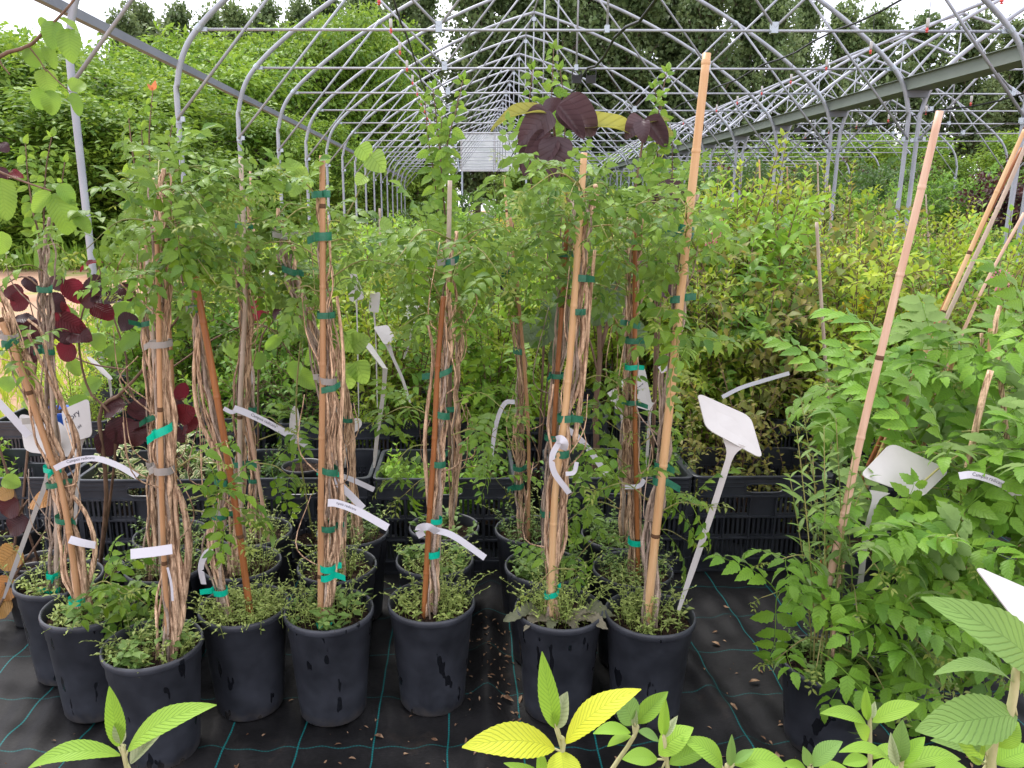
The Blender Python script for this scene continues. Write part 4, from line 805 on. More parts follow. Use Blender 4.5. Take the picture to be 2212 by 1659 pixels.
# ------------------------------------------------------------------ black crates
def crate_meshes(W=0.575, Dp=0.39, H=0.42):
    t = 0.007
    def wall(w, handle):
        """wall in the XZ plane, outside towards -Y"""
        B = []; rows = [0.0, 0.055, 0.150, 0.245, 0.335, H]
        xs = np.linspace(-w / 2 + 0.02, w / 2 - 0.02, 6 if w > 0.5 else 5)
        for z in rows[1:5]: B.append(box(-w / 2 + 0.011, w / 2 - 0.011, -0.012, t, z - 0.0035, z + 0.0035))      # horizontal ribs
        B.append(box(-w / 2 + 0.011, w / 2 - 0.011, -0.010, t, 0.0, 0.008))
        B.append(box(-w / 2 + 0.012, w / 2 - 0.012, 0.0, t - 0.001, 0.008, 0.0515))                                 # base band
        hx0, hx1 = -0.075, 0.075; zt0, zt1 = 0.3385, H - 0.012
        hz0, hz1 = 0.350, 0.386
        if handle:
            B += [box(-w / 2 + 0.012, hx0, 0, t - 0.001, zt0, zt1), box(hx1, w / 2 - 0.012, 0, t - 0.001, zt0, zt1), box(hx0, hx1, 0, t - 0.001, zt0, hz0), box(hx0, hx1, 0, t - 0.001, hz1, zt1)]
            a = np.linspace(0, 2 * math.pi, 29)[:-1]; ring = np.array([(math.copysign(min(1, abs(math.cos(q)) ** 0.45), math.cos(q)) * 0.078, -0.004, 0.368 + math.copysign(min(1, abs(math.sin(q)) ** 0.6), math.sin(q)) * 0.0195) for q in a])
            B.append(tube(np.vstack([ring, ring[:1]]), 0.0035, 5, False))
        else: B.append(box(-w / 2 + 0.012, w / 2 - 0.012, 0, t - 0.001, zt0, zt1))
        for zz in (0.374, 0.392): B.append(box(-w / 2 + 0.014, hx0 - 0.01, -0.004, -0.0005, zz, zz + 0.003)); B.append(box(hx1 + 0.01, w / 2 - 0.014, -0.004, -0.0005, zz, zz + 0.003))
        for i, x in enumerate(xs): B.append(box(x - 0.0035, x + 0.0035, -0.0105, t + 0.001, 0.009, 0.334))
        for r_ in range(3):                                                                                      # slotted rows
            z0, z1 = rows[1 + r_] + 0.0035, rows[2 + r_] - 0.0035
            for i in range(len(xs) - 1):
                a, b = xs[i] + 0.0035, xs[i + 1] - 0.0035; mid = (i == (len(xs) - 1) // 2)
                if r_ == 2 and mid and handle: B.append(box(a, b, 0, t - 0.001, z0, z1)); continue
                n = 5
                for k in range(n + 1):
                    c = a + (b - a) * k / n; hw = 0.0045
                    B.append(box(max(c - hw, a), min(c + hw, b), 0.0, t - 0.001, z0, z1))
                B.append(box(a, b, 0.001, t - 0.002, z0 + 0.0001, z0 + 0.010))
        return join(B)
    # rounded rim running all round
    rc = 0.035; pts = []
    for cx_, cy_, a0 in ((W / 2 - rc, Dp / 2 - rc, 0), (-W / 2 + rc, Dp / 2 - rc, PI / 2), (-W / 2 + rc, -Dp / 2 + rc, PI), (W / 2 - rc, -Dp / 2 + rc, 1.5 * PI)):
        for q in np.linspace(0, PI / 2, 6): pts.append((cx_ + rc * math.cos(a0 + q), cy_ + rc * math.sin(a0 + q)))
    n = len(pts); P = np.array(pts); c = P / np.linalg.norm(P, axis=1)[:, None]; V, F = [], []
    sec = [(-0.012, H - 0.012), (0.006, H - 0.012), (0.008, H - 0.008), (0.008, H - 0.002), (0.005, H), (-0.010, H), (-0.012, H - 0.003)]
    for i in range(n):
        for o_, z in sec: V.append((*(P[i] + c[i] * o_), z))
    m = len(sec)
    for i in range(n):
        for k in range(m): F.append((i * m + k, ((i + 1) % n) * m + k, ((i + 1) % n) * m + (k + 1) % m, i * m + (k + 1) % m))
    rim = mesh('rim', np.array(V), F, 'crate', False)
    base = mesh('base', *box(-W / 2 + 0.018, W / 2 - 0.018, -Dp / 2 + 0.018, Dp / 2 - 0.018, 0.004, 0.012), 'crate', False)
    lw = mesh('long_wall', *wall(W, True), 'crate', False); sw = mesh('short_wall', *wall(Dp, False), 'crate', False)
    return rim, base, lw, sw
CR_W, CR_D, CR_H = 0.575, 0.39, 0.42
cr_rim, cr_base, cr_long, cr_short = crate_meshes(CR_W, CR_D, CR_H)
def crate(x, y, label, group=None, rz=0.0):
    t = thing('crate', label, 'crate', (x, y, 0.004), rz, group)
    obj('rim', cr_rim, t); obj('base', cr_base, t)
    for a in (0, PI): obj('long_wall', cr_long, t, mtx=Matrix.Rotation(a, 4, 'Z') @ Matrix.Translation((0, -CR_D / 2, 0)))
    for a in (PI / 2, -PI / 2): obj('short_wall', cr_short, t, mtx=Matrix.Rotation(a, 4, 'Z') @ Matrix.Translation((0, -CR_W / 2, 0)))
    return t
CR1 = [(-1.93, 3.20, 'slotted black crate beside the leaning white sign stake'), (-1.30, 3.17, 'slotted black crate full of purple hazel behind the twin-trunked vine'),
       (-0.68, 3.18, 'slotted black crate with a small round pot inside, between the leaning bundles'), (-0.085, 3.17, 'slotted black crate of low leafy climbers behind the red-orange cane'),
       (0.645, 3.17, 'slotted black crate behind the pot with jagged purplish weed'), (1.235, 3.18, 'slotted black crate of yellowing shrubs beside the open fabric'), (1.85, 3.25, 'slotted black crate hidden behind the lush vine leaves')]
for x, y, lb in CR1: crate(x, y, lb, 'black crates')
for row, y in enumerate((4.05, 4.75, 5.5)):
    for i in range(9):
        x = -2.15 + 0.68 * i + 0.13 * math.sin(row * 2 + i)
        crate(x, y + 0.05 * math.sin(i * 2.1 + row), ('slotted black crate in the second row behind the potted vines', 'slotted black crate in the third row deep among the shrubs', 'slotted black crate in the fourth row deep among the shrubs')[row], 'black crates row %d' % row, 0.03 * math.sin(i + row))

# ------------------------------------------------------------------ shrubs in thin black pots
spot_me = mesh('pot', *lathe([(0.001, 0.003), (0.062, 0.003), (0.067, 0.0), (0.070, 0.01), (0.088, 0.175), (0.0925, 0.178), (0.093, 0.19), (0.090, 0.192), (0.086, 0.185), (0.083, 0.165)], 28), 'small_pot')
ssoil_me = soil_mesh(0.0845, 0.172, 9, 0.005)
def shrub_meshes(seed, h, rad, n_stem, mat_, ll, lw, prof, n_sub=4, gap=0.03, up=0.6, opposite=True, twig='twig', leafstart=0.15, droop=0.3, narrow=False, nseg=3):
    r = np.random.default_rng(seed); st, LO, Y, Z, S, TI = [], [], [], [], [], []
    def leaves(p, t0, ttop):
        L = np.linalg.norm(np.diff(p, axis=0), axis=1).sum(); n = max(2, int(L * (1 - t0) / gap)); a = r.uniform(0, 6.28)
        for i in range(n + 1):
            t = t0 + (1 - t0) * i / n; q = interp_path(p, t); dd = N(interp_path(p, min(t + .06, 1)) - interp_path(p, max(t - .06, 0)))
            sd = N(np.cross(dd, [0.05, 0.02, 1])); uu = np.cross(sd, dd); a += 1.57 if opposite else 2.4
            sz = ll * (1.12 - 0.55 * (i / n) ** 3) * r.uniform(0.7, 1.2)
            for g in ((0, PI) if opposite else (0,)):
                o = sd * math.cos(a + g) + uu * math.sin(a + g)
                LO.append(q); Y.append(o * 0.9 + dd * (0.3 + 0.7 * (i / n) ** 2) + np.array([0, 0, up * 0.4 - droop * 0.5])); Z.append(np.array([r.normal(0, .4), r.normal(0, .4), 1.0]) + dd * 0.4)
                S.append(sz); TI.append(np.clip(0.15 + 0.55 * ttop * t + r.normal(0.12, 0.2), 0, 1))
    for i in range(n_stem):
        az = 2 * PI * i / n_stem + r.normal(0, .4); hh = h * r.uniform(0.7, 1.05); out = rad * r.uniform(0.3, 1.0) * (0.4 if narrow else 1)
        b = np.array([r.normal(0, .02), r.normal(0, .02), 0.165]); d = np.array([math.cos(az), math.sin(az), 0])
        p = smooth_path([b, b + d * out * 0.35 + [0, 0, hh * 0.5], b + d * out + np.array([r.normal(0, .03), r.normal(0, .03), hh])], 9)
        st.append(tube(p, np.linspace(0.0045, 0.0014, 9) * (0.7 + h * 0.5), 5)); leaves(p, leafstart, 1.0)
        for k in range(n_sub):
            t = r.uniform(0.25, 0.85); q = interp_path(p, t); az2 = az + r.normal(0, 1.2); l2 = rad * r.uniform(0.4, 0.95) * (0.5 if narrow else 1)
            d2 = np.array([math.cos(az2), math.sin(az2), r.uniform(0.2, 1.0) * up * 1.4]); p2 = smooth_path([q, q + d2 * l2 * 0.55 + [0, 0, .02], q + d2 * l2 + [0, 0, -droop * l2 * 0.5]], 6)
            st.append(tube(p2, np.linspace(0.0022, 0.0009, 6), 4)); leaves(p2, 0.1, 0.9)
    T = leaf_geo(1.0, lw, prof, nseg, 1, 0.28, 0.45, seed=seed)
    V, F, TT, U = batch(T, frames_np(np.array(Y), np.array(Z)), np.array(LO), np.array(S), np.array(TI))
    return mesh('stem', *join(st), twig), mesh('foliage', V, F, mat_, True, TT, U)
SHR = {
 'spirea': ([shrub_meshes(201 + i, 0.62, 0.26, 9, 'sp_yellow', 0.040, 0.38, 'lance', 4, 0.022) for i in range(2)], 'yellow-green twiggy spirea shrub'),
 'broad':  ([shrub_meshes(211 + i, 0.60, 0.26, 6, 'sp_fresh', 0.075, 0.52, 'ovate', 4, 0.04) for i in range(2)], 'fresh green broad-leaved shrub'),
 'mid':    ([shrub_meshes(221 + i, 0.68, 0.28, 8, 'sp_mid', 0.052, 0.5, 'ovate', 5, 0.028, opposite=False) for i in range(3)], 'mid green bushy shrub'),
 'bronze': ([shrub_meshes(231 + i, 0.98, 0.42, 4, 'sp_bronze', 0.058, 0.55, 'ovate', 9, 0.034, 0.5, False, droop=0.5) for i in range(2)], 'tall bronze-green arching elm-like shrub'),
 'lime':   ([shrub_meshes(241 + i, 0.42, 0.22, 6, 'sp_lime', 0.080, 0.48, 'ovate', 3, 0.045) for i in range(2)], 'chartreuse shrub with large soft leaves'),
 'dark':   ([shrub_meshes(251 + i, 0.62, 0.26, 9, 'sp_dark', 0.045, 0.5, 'ovate', 5, 0.024) for i in range(2)], 'dark green dense shrub'),
 'fine':   ([shrub_meshes(261 + i, 0.62, 0.24, 12, 'sp_lime', 0.030, 0.3, 'lance', 5, 0.016) for i in range(2)], 'light green feathery fine-leaved shrub'),
 'gold':   ([shrub_meshes(271 + i, 0.55, 0.20, 7, 'sp_gold', 0.042, 0.5, 'ovate', 3, 0.03) for i in range(1)], 'golden yellow leaved shrub'),
 'upright': ([shrub_meshes(281 + i, 0.90, 0.20, 5, 'sp_fresh', 0.055, 0.45, 'ovate', 4, 0.035, narrow=True) for i in range(2)], 'upright fresh green young tree'),
 'grey':   ([shrub_meshes(291 + i, 0.55, 0.24, 8, 'sp_grey', 0.036, 0.4, 'ellip', 4, 0.022) for i in range(1)], 'pale grey-green small-leaved shrub'),
 'varieg': ([shrub_meshes(301 + i, 0.38, 0.20, 5, 'lf_var', 0.060, 0.48, 'ovate', 3, 0.04) for i in range(1)], 'cream-edged variegated shrub'),
}
BULK = {'scrubdark': ([shrub_meshes(401, 1.7, 0.85, 12, 'sp_dark', 0.10, 0.55, 'ovate', 12, 0.055)], 'big dark green shrub standing past the gutter posts'),
        'plum': ([shrub_meshes(411, 1.75, 0.8, 11, 'sp_plum', 0.10, 0.55, 'ovate', 12, 0.055)], 'big dark plum-leaved shrub standing past the gutter posts'),
        'bulkmid': ([shrub_meshes(421, 1.6, 0.8, 12, 'sp_mid', 0.10, 0.5, 'ovate', 12, 0.05)], 'big mid green shrub standing past the gutter posts')}
def shrub(kind, x, y, z=0.008, s=1.0, table=SHR, label=None, group=None, rz=None):
    vs, lb = table[kind]; v = vs[random.randrange(len(vs))]
    if table is SHR and label is None:
        where = ('in the second tunnel past the gutter posts' if x > 5.5 else 'in the first crate row behind the potted vines' if y < 3.6 else 'in the second crate row' if y < 4.4 else
                 'in the third crate row' if y < 5.1 else 'in the fourth crate row' if y < 5.9 else 'on the fabric behind the last crate row' if y < 10 else 'far back on the fabric under the tunnel')
        lb = lb + ' ' + where; group = kind + ' shrubs ' + where
    t = thing('potted_shrub', label or lb, 'shrub', (x, y, z), rz if rz is not None else random.uniform(0, 6.28), group or (kind + ' shrubs')); t.scale = (s, s, s)
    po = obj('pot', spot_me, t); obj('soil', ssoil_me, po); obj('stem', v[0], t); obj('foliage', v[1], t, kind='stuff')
    return t
ZC = 0.02
# what stands in the first row of crates
for x, y, k, s in [(-2.10, 3.2, 'broad', .6), (-1.45, 3.2, 'varieg', 1.0), (-1.2, 3.12, 'varieg', .9), (-1.12, 3.27, 'mid', .7),
                   (-0.86, 3.24, 'dark', .6), (-0.25, 3.18, 'broad', .62), (-0.03, 3.14, 'broad', .6), (0.12, 3.22, 'mid', .62),
                   (0.48, 3.20, 'mid', .5), (0.84, 3.26, 'dark', .65), (1.05, 3.20, 'bronze', .55), (1.25, 3.26, 'bronze', .7), (1.42, 3.14, 'bronze', .5), (1.72, 3.28, 'mid', .8), (2.0, 3.25, 'broad', .85)]:
    shrub(k, x, y, ZC, s)
kinds_l = ['mid', 'broad', 'spirea', 'mid', 'fine', 'broad', 'dark']; kinds_m = ['lime', 'fine', 'spirea', 'mid', 'lime', 'broad', 'spirea', 'gold', 'mid']; kinds_r = ['bronze', 'spirea', 'broad', 'mid', 'upright', 'fine', 'gold', 'spirea', 'bronze']
rs = random.Random(3)
for row, y in enumerate((4.05, 4.75, 5.5)):
    for i in range(9):
        x0 = -2.15 + 0.68 * i + 0.13 * math.sin(row * 2 + i)
        for dx, dy in ((-0.19, -0.07), (0.0, 0.08), (0.19, -0.06)):
            x = x0 + dx; ks = kinds_l if x < -0.9 else (kinds_m if x < 0.9 else kinds_r)
            k = 'lime' if (row == 0 and -0.35 < x < 0.35) else rs.choice(ks)
            sc = rs.uniform(0.8, 1.15) * (0.92 + 0.12 * row)
            if row == 0 and rs.random() < 0.3: continue
            if k == 'upright': sc *= 0.85
            if k == 'bronze' and row > 0: sc *= 0.85
            shrub(k, x, y + dy + 0.05 * math.sin(i * 2.1 + row), ZC, sc)
# tall stock standing higher than the rest on the right and in the middle
TALL = {'tallfresh': ([shrub_meshes(501 + i, 1.25, 0.34, 7, 'sp_fresh', 0.075, 0.5, 'ovate', 8, 0.040) for i in range(2)], 'tall fresh green leafy shrub'), 'tallyellow': ([shrub_meshes(511 + i, 1.25, 0.34, 9, 'sp_yellow', 0.060, 0.45, 'ovate', 7, 0.032) for i in range(2)], 'tall yellow-green leafy shrub'),
        'tallbronze': ([shrub_meshes(521 + i, 1.3, 0.48, 5, 'sp_bronze', 0.062, 0.55, 'ovate', 12, 0.034, 0.5, False, droop=0.5) for i in range(2)], 'tall bronze-green arching shrub with dark twigs'), 'tallmid': ([shrub_meshes(531 + i, 1.2, 0.36, 8, 'sp_mid', 0.065, 0.5, 'ovate', 8, 0.034) for i in range(2)], 'tall mid green leafy shrub')}
for u, vt, y, k in [(1560, 345, 4.4, 'tallyellow'), (1500, 400, 4.5, 'tallfresh'), (1620, 400, 4.2, 'tallfresh'), (1690, 385, 4.6, 'tallmid'), (1740, 420, 4.0, 'tallbronze'), (1660, 470, 3.75, 'tallbronze'), (1580, 470, 3.8, 'tallmid'), (1830, 430, 4.5, 'tallbronze'), (1900, 440, 4.8, 'tallfresh'), (1980, 450, 4.6, 'tallyellow'), (2060, 430, 4.9, 'tallmid'), (2140, 450, 4.4, 'tallyellow'), (2200, 420, 4.8, 'tallfresh'),
                    (1640, 360, 5.6, 'tallyellow'), (1800, 390, 5.9, 'tallyellow'), (1930, 420, 6.3, 'tallmid'), (2080, 430, 6.4, 'tallyellow'), (1480, 380, 5.4, 'tallyellow'), (1540, 560, 3.7, 'tallyellow'), (1890, 520, 3.75, 'tallyellow'), (2000, 560, 3.7, 'tallyellow'), (2110, 540, 3.7, 'tallmid'),
                    (620, 470, 4.5, 'tallfresh'), (740, 480, 4.7, 'tallyellow'), (860, 460, 4.6, 'tallfresh'), (1060, 480, 4.4, 'tallyellow'), (1150, 470, 5.0, 'tallfresh'), (1330, 450, 4.6, 'tallyellow'), (1420, 440, 4.9, 'tallmid'), (820, 520, 3.9, 'tallyellow'), (1060, 560, 3.8, 'tallfresh'), (520, 500, 4.9, 'tallyellow'), (420, 520, 4.6, 'tallmid'), (300, 540, 4.4, 'tallfresh'), (960, 480, 5.2, 'tallyellow')]:
    if 1460 < u < 1960: vt -= 38
    p = at_y(u, vt, y); sc_ = max(0.55, (p[2] - 0.02) / (1.45 if k != 'tallbronze' else 1.5))
    shrub(k, p[0], y, 0.006, sc_, TALL, TALL[k][1] + (' past the long tan cane' if u > 1460 else ' among the vine tops'), k + (' right' if u > 1460 else ' middle'))
# plants standing on the fabric farther back, in both tunnels
for row in range(11):
    y = 6.3 + row * (0.75 + 0.06 * row); n = 13 + (row > 4)
    for i in range(n):
        x = -2.35 + 7.4 * (i + rs.uniform(0.15, 0.85)) / n
        if x > GX + 3.6: continue
        k = rs.choice(kinds_l if x < -0.6 else (kinds_m if x < 1.2 else kinds_r)); sc = rs.uniform(1.2, 1.65) * (1 + 0.02 * row)
        if k in ('upright', 'bronze'): sc *= 0.8
        shrub(k, x, y + rs.uniform(-.25, .25), 0.004, sc)
for row in range(9):
    y = 6.5 + row * 1.25
    for i in range(8):
        x = 5.7 + 7.2 * (i + rs.uniform(0.1, 0.9)) / 8
        if x / y > 0.85: continue
        shrub(rs.choice(['mid', 'spirea', 'broad', 'dark', 'grey', 'fine', 'spirea', 'bronze']), x, y + rs.uniform(-.4, .4), 0.004, rs.uniform(1.25, 1.7))
for x, y, k, s in [(5.9, 17, 'scrubdark', 1.25), (7.6, 19, 'scrubdark', 1.35), (9.3, 17.5, 'bulkmid', 1.2), (8.2, 21, 'plum', 1.3), (10.8, 20, 'scrubdark', 1.4), (12.2, 17.5, 'plum', 1.3), (13.2, 21, 'bulkmid', 1.45), (11.5, 23, 'scrubdark', 1.5), (14.6, 18.5, 'scrubdark', 1.35),
                   (6.4, 23, 'bulkmid', 1.45), (9.6, 25, 'scrubdark', 1.6), (13.6, 25, 'plum', 1.5), (16.2, 22, 'bulkmid', 1.5), (4.6, 26, 'bulkmid', 1.3), (12.0, 13.8, 'bulkmid', 0.9), (3.4, 22.5, 'scrubdark', 1.1), (1.6, 26, 'bulkmid', 1.1), (-0.4, 25, 'scrubdark', 1.1), (5.2, 30, 'scrubdark', 1.5)]:
    shrub(k, x, y, -0.03, s, BULK)

# ------------------------------------------------------------------ single big leaves laid from A to B
def leaf_ab_mesh(name, W, prof, mat_, bow, fold, serr=0.0, nseg=14, nx=3, wave=0.0, seed=0, tint=0.5):
    """unit blade from (0,0,0) to (0,1,0) bowed towards +Z, with real cross curvature"""
    a, b = PROF[prof]; r = np.random.default_rng(seed); V, U = [], []; ph = r.uniform(0, 6.28)
    for i in range(nseg + 1):
        t = i / nseg; w = max(math.sin(math.pi * max(t, 0.0005) ** a), 0) ** b * W * 0.5; w = max(w, 0.006 if t > .5 else 0.012)
        if serr and 0 < i < nseg: w *= 1 - serr * (i % 2)
        for k in range(-nx, nx + 1):
            s = k / nx; z = bow * 4 * t * (1 - t) * 0.5 + fold * w * (abs(s) ** 1.4) + wave * W * math.sin(ph + 11 * t + (1.7 if s > 0 else 0)) * s * s
            V.append((w * s, t, z)); U.append((s, t))
    m = 2 * nx + 1
    F = np.array([(i * m + k, i * m + k + 1, (i + 1) * m + k + 1, (i + 1) * m + k) for i in range(nseg) for k in range(m - 1)])
    return mesh(name, np.array(V), F, mat_, True, np.full(len(V), tint), np.array(U))
def put_leaf(root, base, me_, A, B, w=1.0, up=0.6, seed=0, name='leaf'):
    """up: 0 blade faces the viewer's side, 1 blade lies flat"""
    A, B = np.asarray(A), np.asarray(B); r = np.random.default_rng(seed); d = B - A; L = np.linalg.norm(d)
    n = N(C0 - (A + B) / 2) * (1 - up) + np.array([0, 0, 1.0]) * up + r.normal(0, .12, 3); Rm = frame(d, n)
    m = Matrix.Identity(4); sc = (L * w, L, L)
    for i in range(3):
        for j in range(3): m[i][j] = Rm[i, j] * sc[j]
        m[i][3] = A[i] - base[i]
    return obj(name, me_, root, mtx=m)
def stem_tube(root, base, pts, r0, r1, mat_, name='stem', n=16, sides=7):
    return obj(name, mesh(name, *tube(smooth_path(np.asarray(pts) - base, n), np.linspace(r0, r1, n), sides), mat_), root)

# ------------------------------------------------------------------ butterfly bushes nearest the viewer
BL = {}
for k, mt in (('g', 'lf_budd'), ('y', 'lf_budd_gold'), ('d', 'lf_budd_dull')):
    BL[k] = [leaf_ab_mesh('leaf', 0.30, 'ellip', mt, bw, fo, 0.05, 30, 4, 0.012, 500 + i, tn) for i, (bw, fo, tn) in enumerate(((0.22, 0.30, .3), (0.36, 0.2, .6), (0.12, 0.55, .45), (0.28, 0.12, .8)))]
BL['p'] = [leaf_ab_mesh('leaf', 0.30, 'ellip', 'lf_budd_pale', 0.1, 0.9, 0.03, 20, 3, 0.0, 520)]
def buddleja(label, Y, node, leaves, stem_pts=(), pot=True, foot=None, seed=0, below=True, r0=0.0048):
    n = at_y(*node, Y); r = np.random.default_rng(seed); bx = n[0] + r.uniform(-.03, .03) if foot is None else foot; base = np.array([bx, Y, 0.006])
    root = thing('butterfly_bush', label, 'potted plant', base, 0, 'young butterfly bushes in front of the vines')
    po = obj('pot', pot_me, root); obj('soil', soil_v[seed % 3], po)
    pts = [np.array([bx, Y, 0.28]), np.array([bx + r.normal(0, .015), Y + r.normal(0, .015), 0.28 + (n[2] - 0.28) * 0.55]), n] + [at_y(u, v, Y) for u, v in stem_pts]
    stem_tube(root, base, pts, r0, r0 * 0.62, 'budd_stem')
    for i, L in enumerate(leaves):
        b, t, wpx, kind = L[:4]; o = L[4] if len(L) > 4 else {}
        A, B = at_y(*b, Y + o.get('dyb', 0)), at_y(*t, Y + o.get('dy', 0)); me_ = BL[kind][o.get('v', i) % len(BL[kind])]
        plen = math.hypot(t[0] - b[0], t[1] - b[1]); put_leaf(root, base, me_, A, B, (wpx / plen) / 0.30 * o.get('ws', 1.0), o.get('up', 0.55), seed * 31 + i)
        if np.linalg.norm(A - n) > 0.012: stem_tube(root, base, [n if o.get('from') is None else at_y(*o['from'], Y), A], 0.0022, 0.0016, 'budd_stem', 'petiole', 4, 5)
    if below:
        for i in range(6):          # older leaf pairs lower down on the stem
            z = 0.34 + (n[2] - 0.42) * (i // 2 + 0.6) / 3; az = (i % 2) * PI + (i // 2) * 1.4 + seed; c = np.array([bx, Y, z]); ln = r.uniform(.08, .11)
            put_leaf(root, base, BL['g'][i % 4], c, c + np.array([math.cos(az) * ln, math.sin(az) * ln * 0.8, -0.02]), 1.1, 0.9, i)
    return root
M['budd_stem'] = mat_plain('felted_stem', (0.33, 0.33, 0.16), 0.8, 0.1, (0.42, 0.40, 0.22), (60, 60, 20))
buddleja('young butterfly bush with three spread green leaves before the twin-trunked vine pot', 0.96, (270, 1640), [((260, 1632), (60, 1660), 58, 'g', dict(up=.62, v=1, dy=-.03)), ((276, 1622), (468, 1523), 60, 'g', dict(up=.5, v=3)), ((256, 1612), (236, 1482), 36, 'g', dict(up=.15, v=2)),
         ((262, 1606), (252, 1548), 24, 'p', dict(up=.1)), ((282, 1650), (370, 1558), 44, 'p', dict(up=.3, dy=.02)), ((300, 1700), (420, 1720), 50, 'g')], [(268, 1610)], seed=1)
buddleja('butterfly bush with golden yellow leaves at its tip', 0.99, (1215, 1625), [((1198, 1617), (998, 1614), 74, 'y', dict(up=.6, v=1, dy=-.03)), ((1222, 1605), (1385, 1489), 66, 'y', dict(up=.42, v=3)), ((1199, 1572), (1171, 1407), 40, 'g', dict(up=.12, v=2)),
         ((1201, 1572), (1226, 1494), 40, 'p', dict(up=.1)), ((1213, 1622), (1222, 1712), 78, 'y', dict(up=.35, dy=-.05, v=0)), ((1180, 1715), (1088, 1648), 34, 'g', dict(up=.6)), ((1168, 1690), (1163, 1612), 24, 'g', dict(up=.1)), ((1195, 1690), (1232, 1760), 60, 'g')], [(1208, 1590), (1200, 1560)], seed=2)
buddleja('small green butterfly bush beside the golden-leaved one', 1.14, (1370, 1590), [((1367, 1565), (1328, 1489), 52, 'd', dict(up=.25, v=0)), ((1376, 1562), (1443, 1494), 40, 'g', dict(up=.35, v=2)), ((1362, 1583), (1281, 1585), 34, 'g', dict(up=.65, v=1)), ((1364, 1590), (1312, 1613), 26, 'g', dict(up=.6)), ((1378, 1580), (1424, 1602), 28, 'd', dict(up=.6)), ((1371, 1570), (1373, 1528), 13, 'p', dict(up=.1))], [(1371, 1560)], seed=3)
buddleja('green butterfly bush with a pale unfolding tip, between two smaller ones', 1.06, (1440, 1640), [((1432, 1590), (1438, 1509), 22, 'g', dict(up=.12, v=2)), ((1436, 1592), (1464, 1546), 17, 'p', dict(up=.2)), ((1424, 1630), (1498, 1572), 58, 'g', dict(up=.45, v=3)), ((1420, 1640), (1344, 1640), 40, 'g', dict(up=.6, v=1)), ((1445, 1650), (1540, 1612), 40, 'g', dict(up=.6)), ((1430, 1660), (1400, 1730), 60, 'g')], [(1434, 1585)], seed=4)
buddleja('low green butterfly bush with arching leaves over the open fabric edge', 1.05, (1568, 1672), [((1560, 1655), (1470, 1594), 46, 'g', dict(up=.6, v=1)), ((1556, 1660), (1492, 1604), 34, 'g', dict(up=.6, v=0)), ((1577, 1655), (1581, 1586), 18, 'd', dict(up=.1, v=2)), ((1586, 1652), (1700, 1655), 52, 'g', dict(up=.6, v=1)), ((1586, 1648), (1628, 1620), 22, 'd', dict(up=.5)), ((1590, 1680), (1640, 1700), 40, 'g')], [(1572, 1650)], seed=5)
buddleja('low butterfly bush with two upright leaves by the short weedy pot', 1.12, (1750, 1668), [((1748, 1655), (1735, 1612), 20, 'd', dict(up=.2, v=2)), ((1756, 1655), (1820, 1602), 44, 'd', dict(up=.4, v=0)), ((1744, 1668), (1690, 1650), 30, 'g', dict(up=.6)), ((1766, 1668), (1830, 1660), 34, 'g', dict(up=.6))], [(1752, 1648)], seed=6)
buddleja('slim butterfly bush with four crossed leaves before the short weedy pot', 1.18, (1879, 1566), [((1874, 1556), (1871, 1484), 18, 'g', dict(up=.1, v=2)), ((1870, 1562), (1772, 1541), 36, 'g', dict(up=.6, v=1)), ((1885, 1560), (1986, 1520), 42, 'g', dict(up=.5, v=3)), ((1874, 1600), (1842, 1550), 26, 'g', dict(up=.4)), ((1880, 1552), (1890, 1515), 14, 'p', dict(up=.1)), ((1884, 1640), (1950, 1615), 30, 'g', dict(up=.6)), ((1876, 1640), (1820, 1650), 32, 'g', dict(up=.6))], [(1877, 1545)], seed=7)
buddleja('butterfly bush with a tall folded leaf at the middle of its tip', 1.04, (1946, 1660), [((1944, 1645), (1950, 1554), 34, 'd', dict(up=.15, v=2)), ((1934, 1655), (1812, 1625), 44, 'g', dict(up=.6, v=1)), ((1936, 1655), (1924, 1582), 18, 'p', dict(up=.1)), ((1952, 1658), (2075, 1640), 50, 'g', dict(up=.6, v=1)), ((1950, 1650), (1998, 1592), 34, 'g', dict(up=.4)), ((1948, 1690), (1900, 1740), 50, 'g')], [(1944, 1630)], seed=8)
buddleja('large felted butterfly bush with long drooping leaves beside the white sign', 0.84, (2140, 1640), [((2196, 1545), (1977, 1578), 104, 'd', dict(up=.55, v=1, **{'from': (2190, 1520)})), ((2192, 1478), (2016, 1458), 52, 'd', dict(up=.65, v=1, **{'from': (2192, 1470)})), ((2232, 1450), (1990, 1290), 92, 'd', dict(up=.35, v=1, **{'from': (2196, 1430)})), ((2235, 1405), (2098, 1352), 46, 'd', dict(up=.55, v=0, **{'from': (2196, 1430)})),
         ((2128, 1625), (2080, 1515), 56, 'd', dict(up=.3, v=0)), ((2150, 1610), (2200, 1560), 60, 'g', dict(up=.3)), ((2120, 1650), (2030, 1540), 46, 'g', dict(up=.5, v=3)), ((2128, 1650), (2010, 1600), 44, 'd', dict(up=.6)), ((2150, 1650), (2240, 1620), 60, 'g', dict(up=.6)), ((2200, 1470), (2240, 1380), 50, 'd', dict(up=.2)), ((2110, 1680), (2020, 1660), 60, 'g', dict(up=.6)),
         ((2194, 1440), (2184, 1370), 22, 'p', dict(up=.1, **{'from': (2194, 1440)}))], [(2172, 1570), (2190, 1500), (2196, 1430)], seed=9, r0=0.0075)

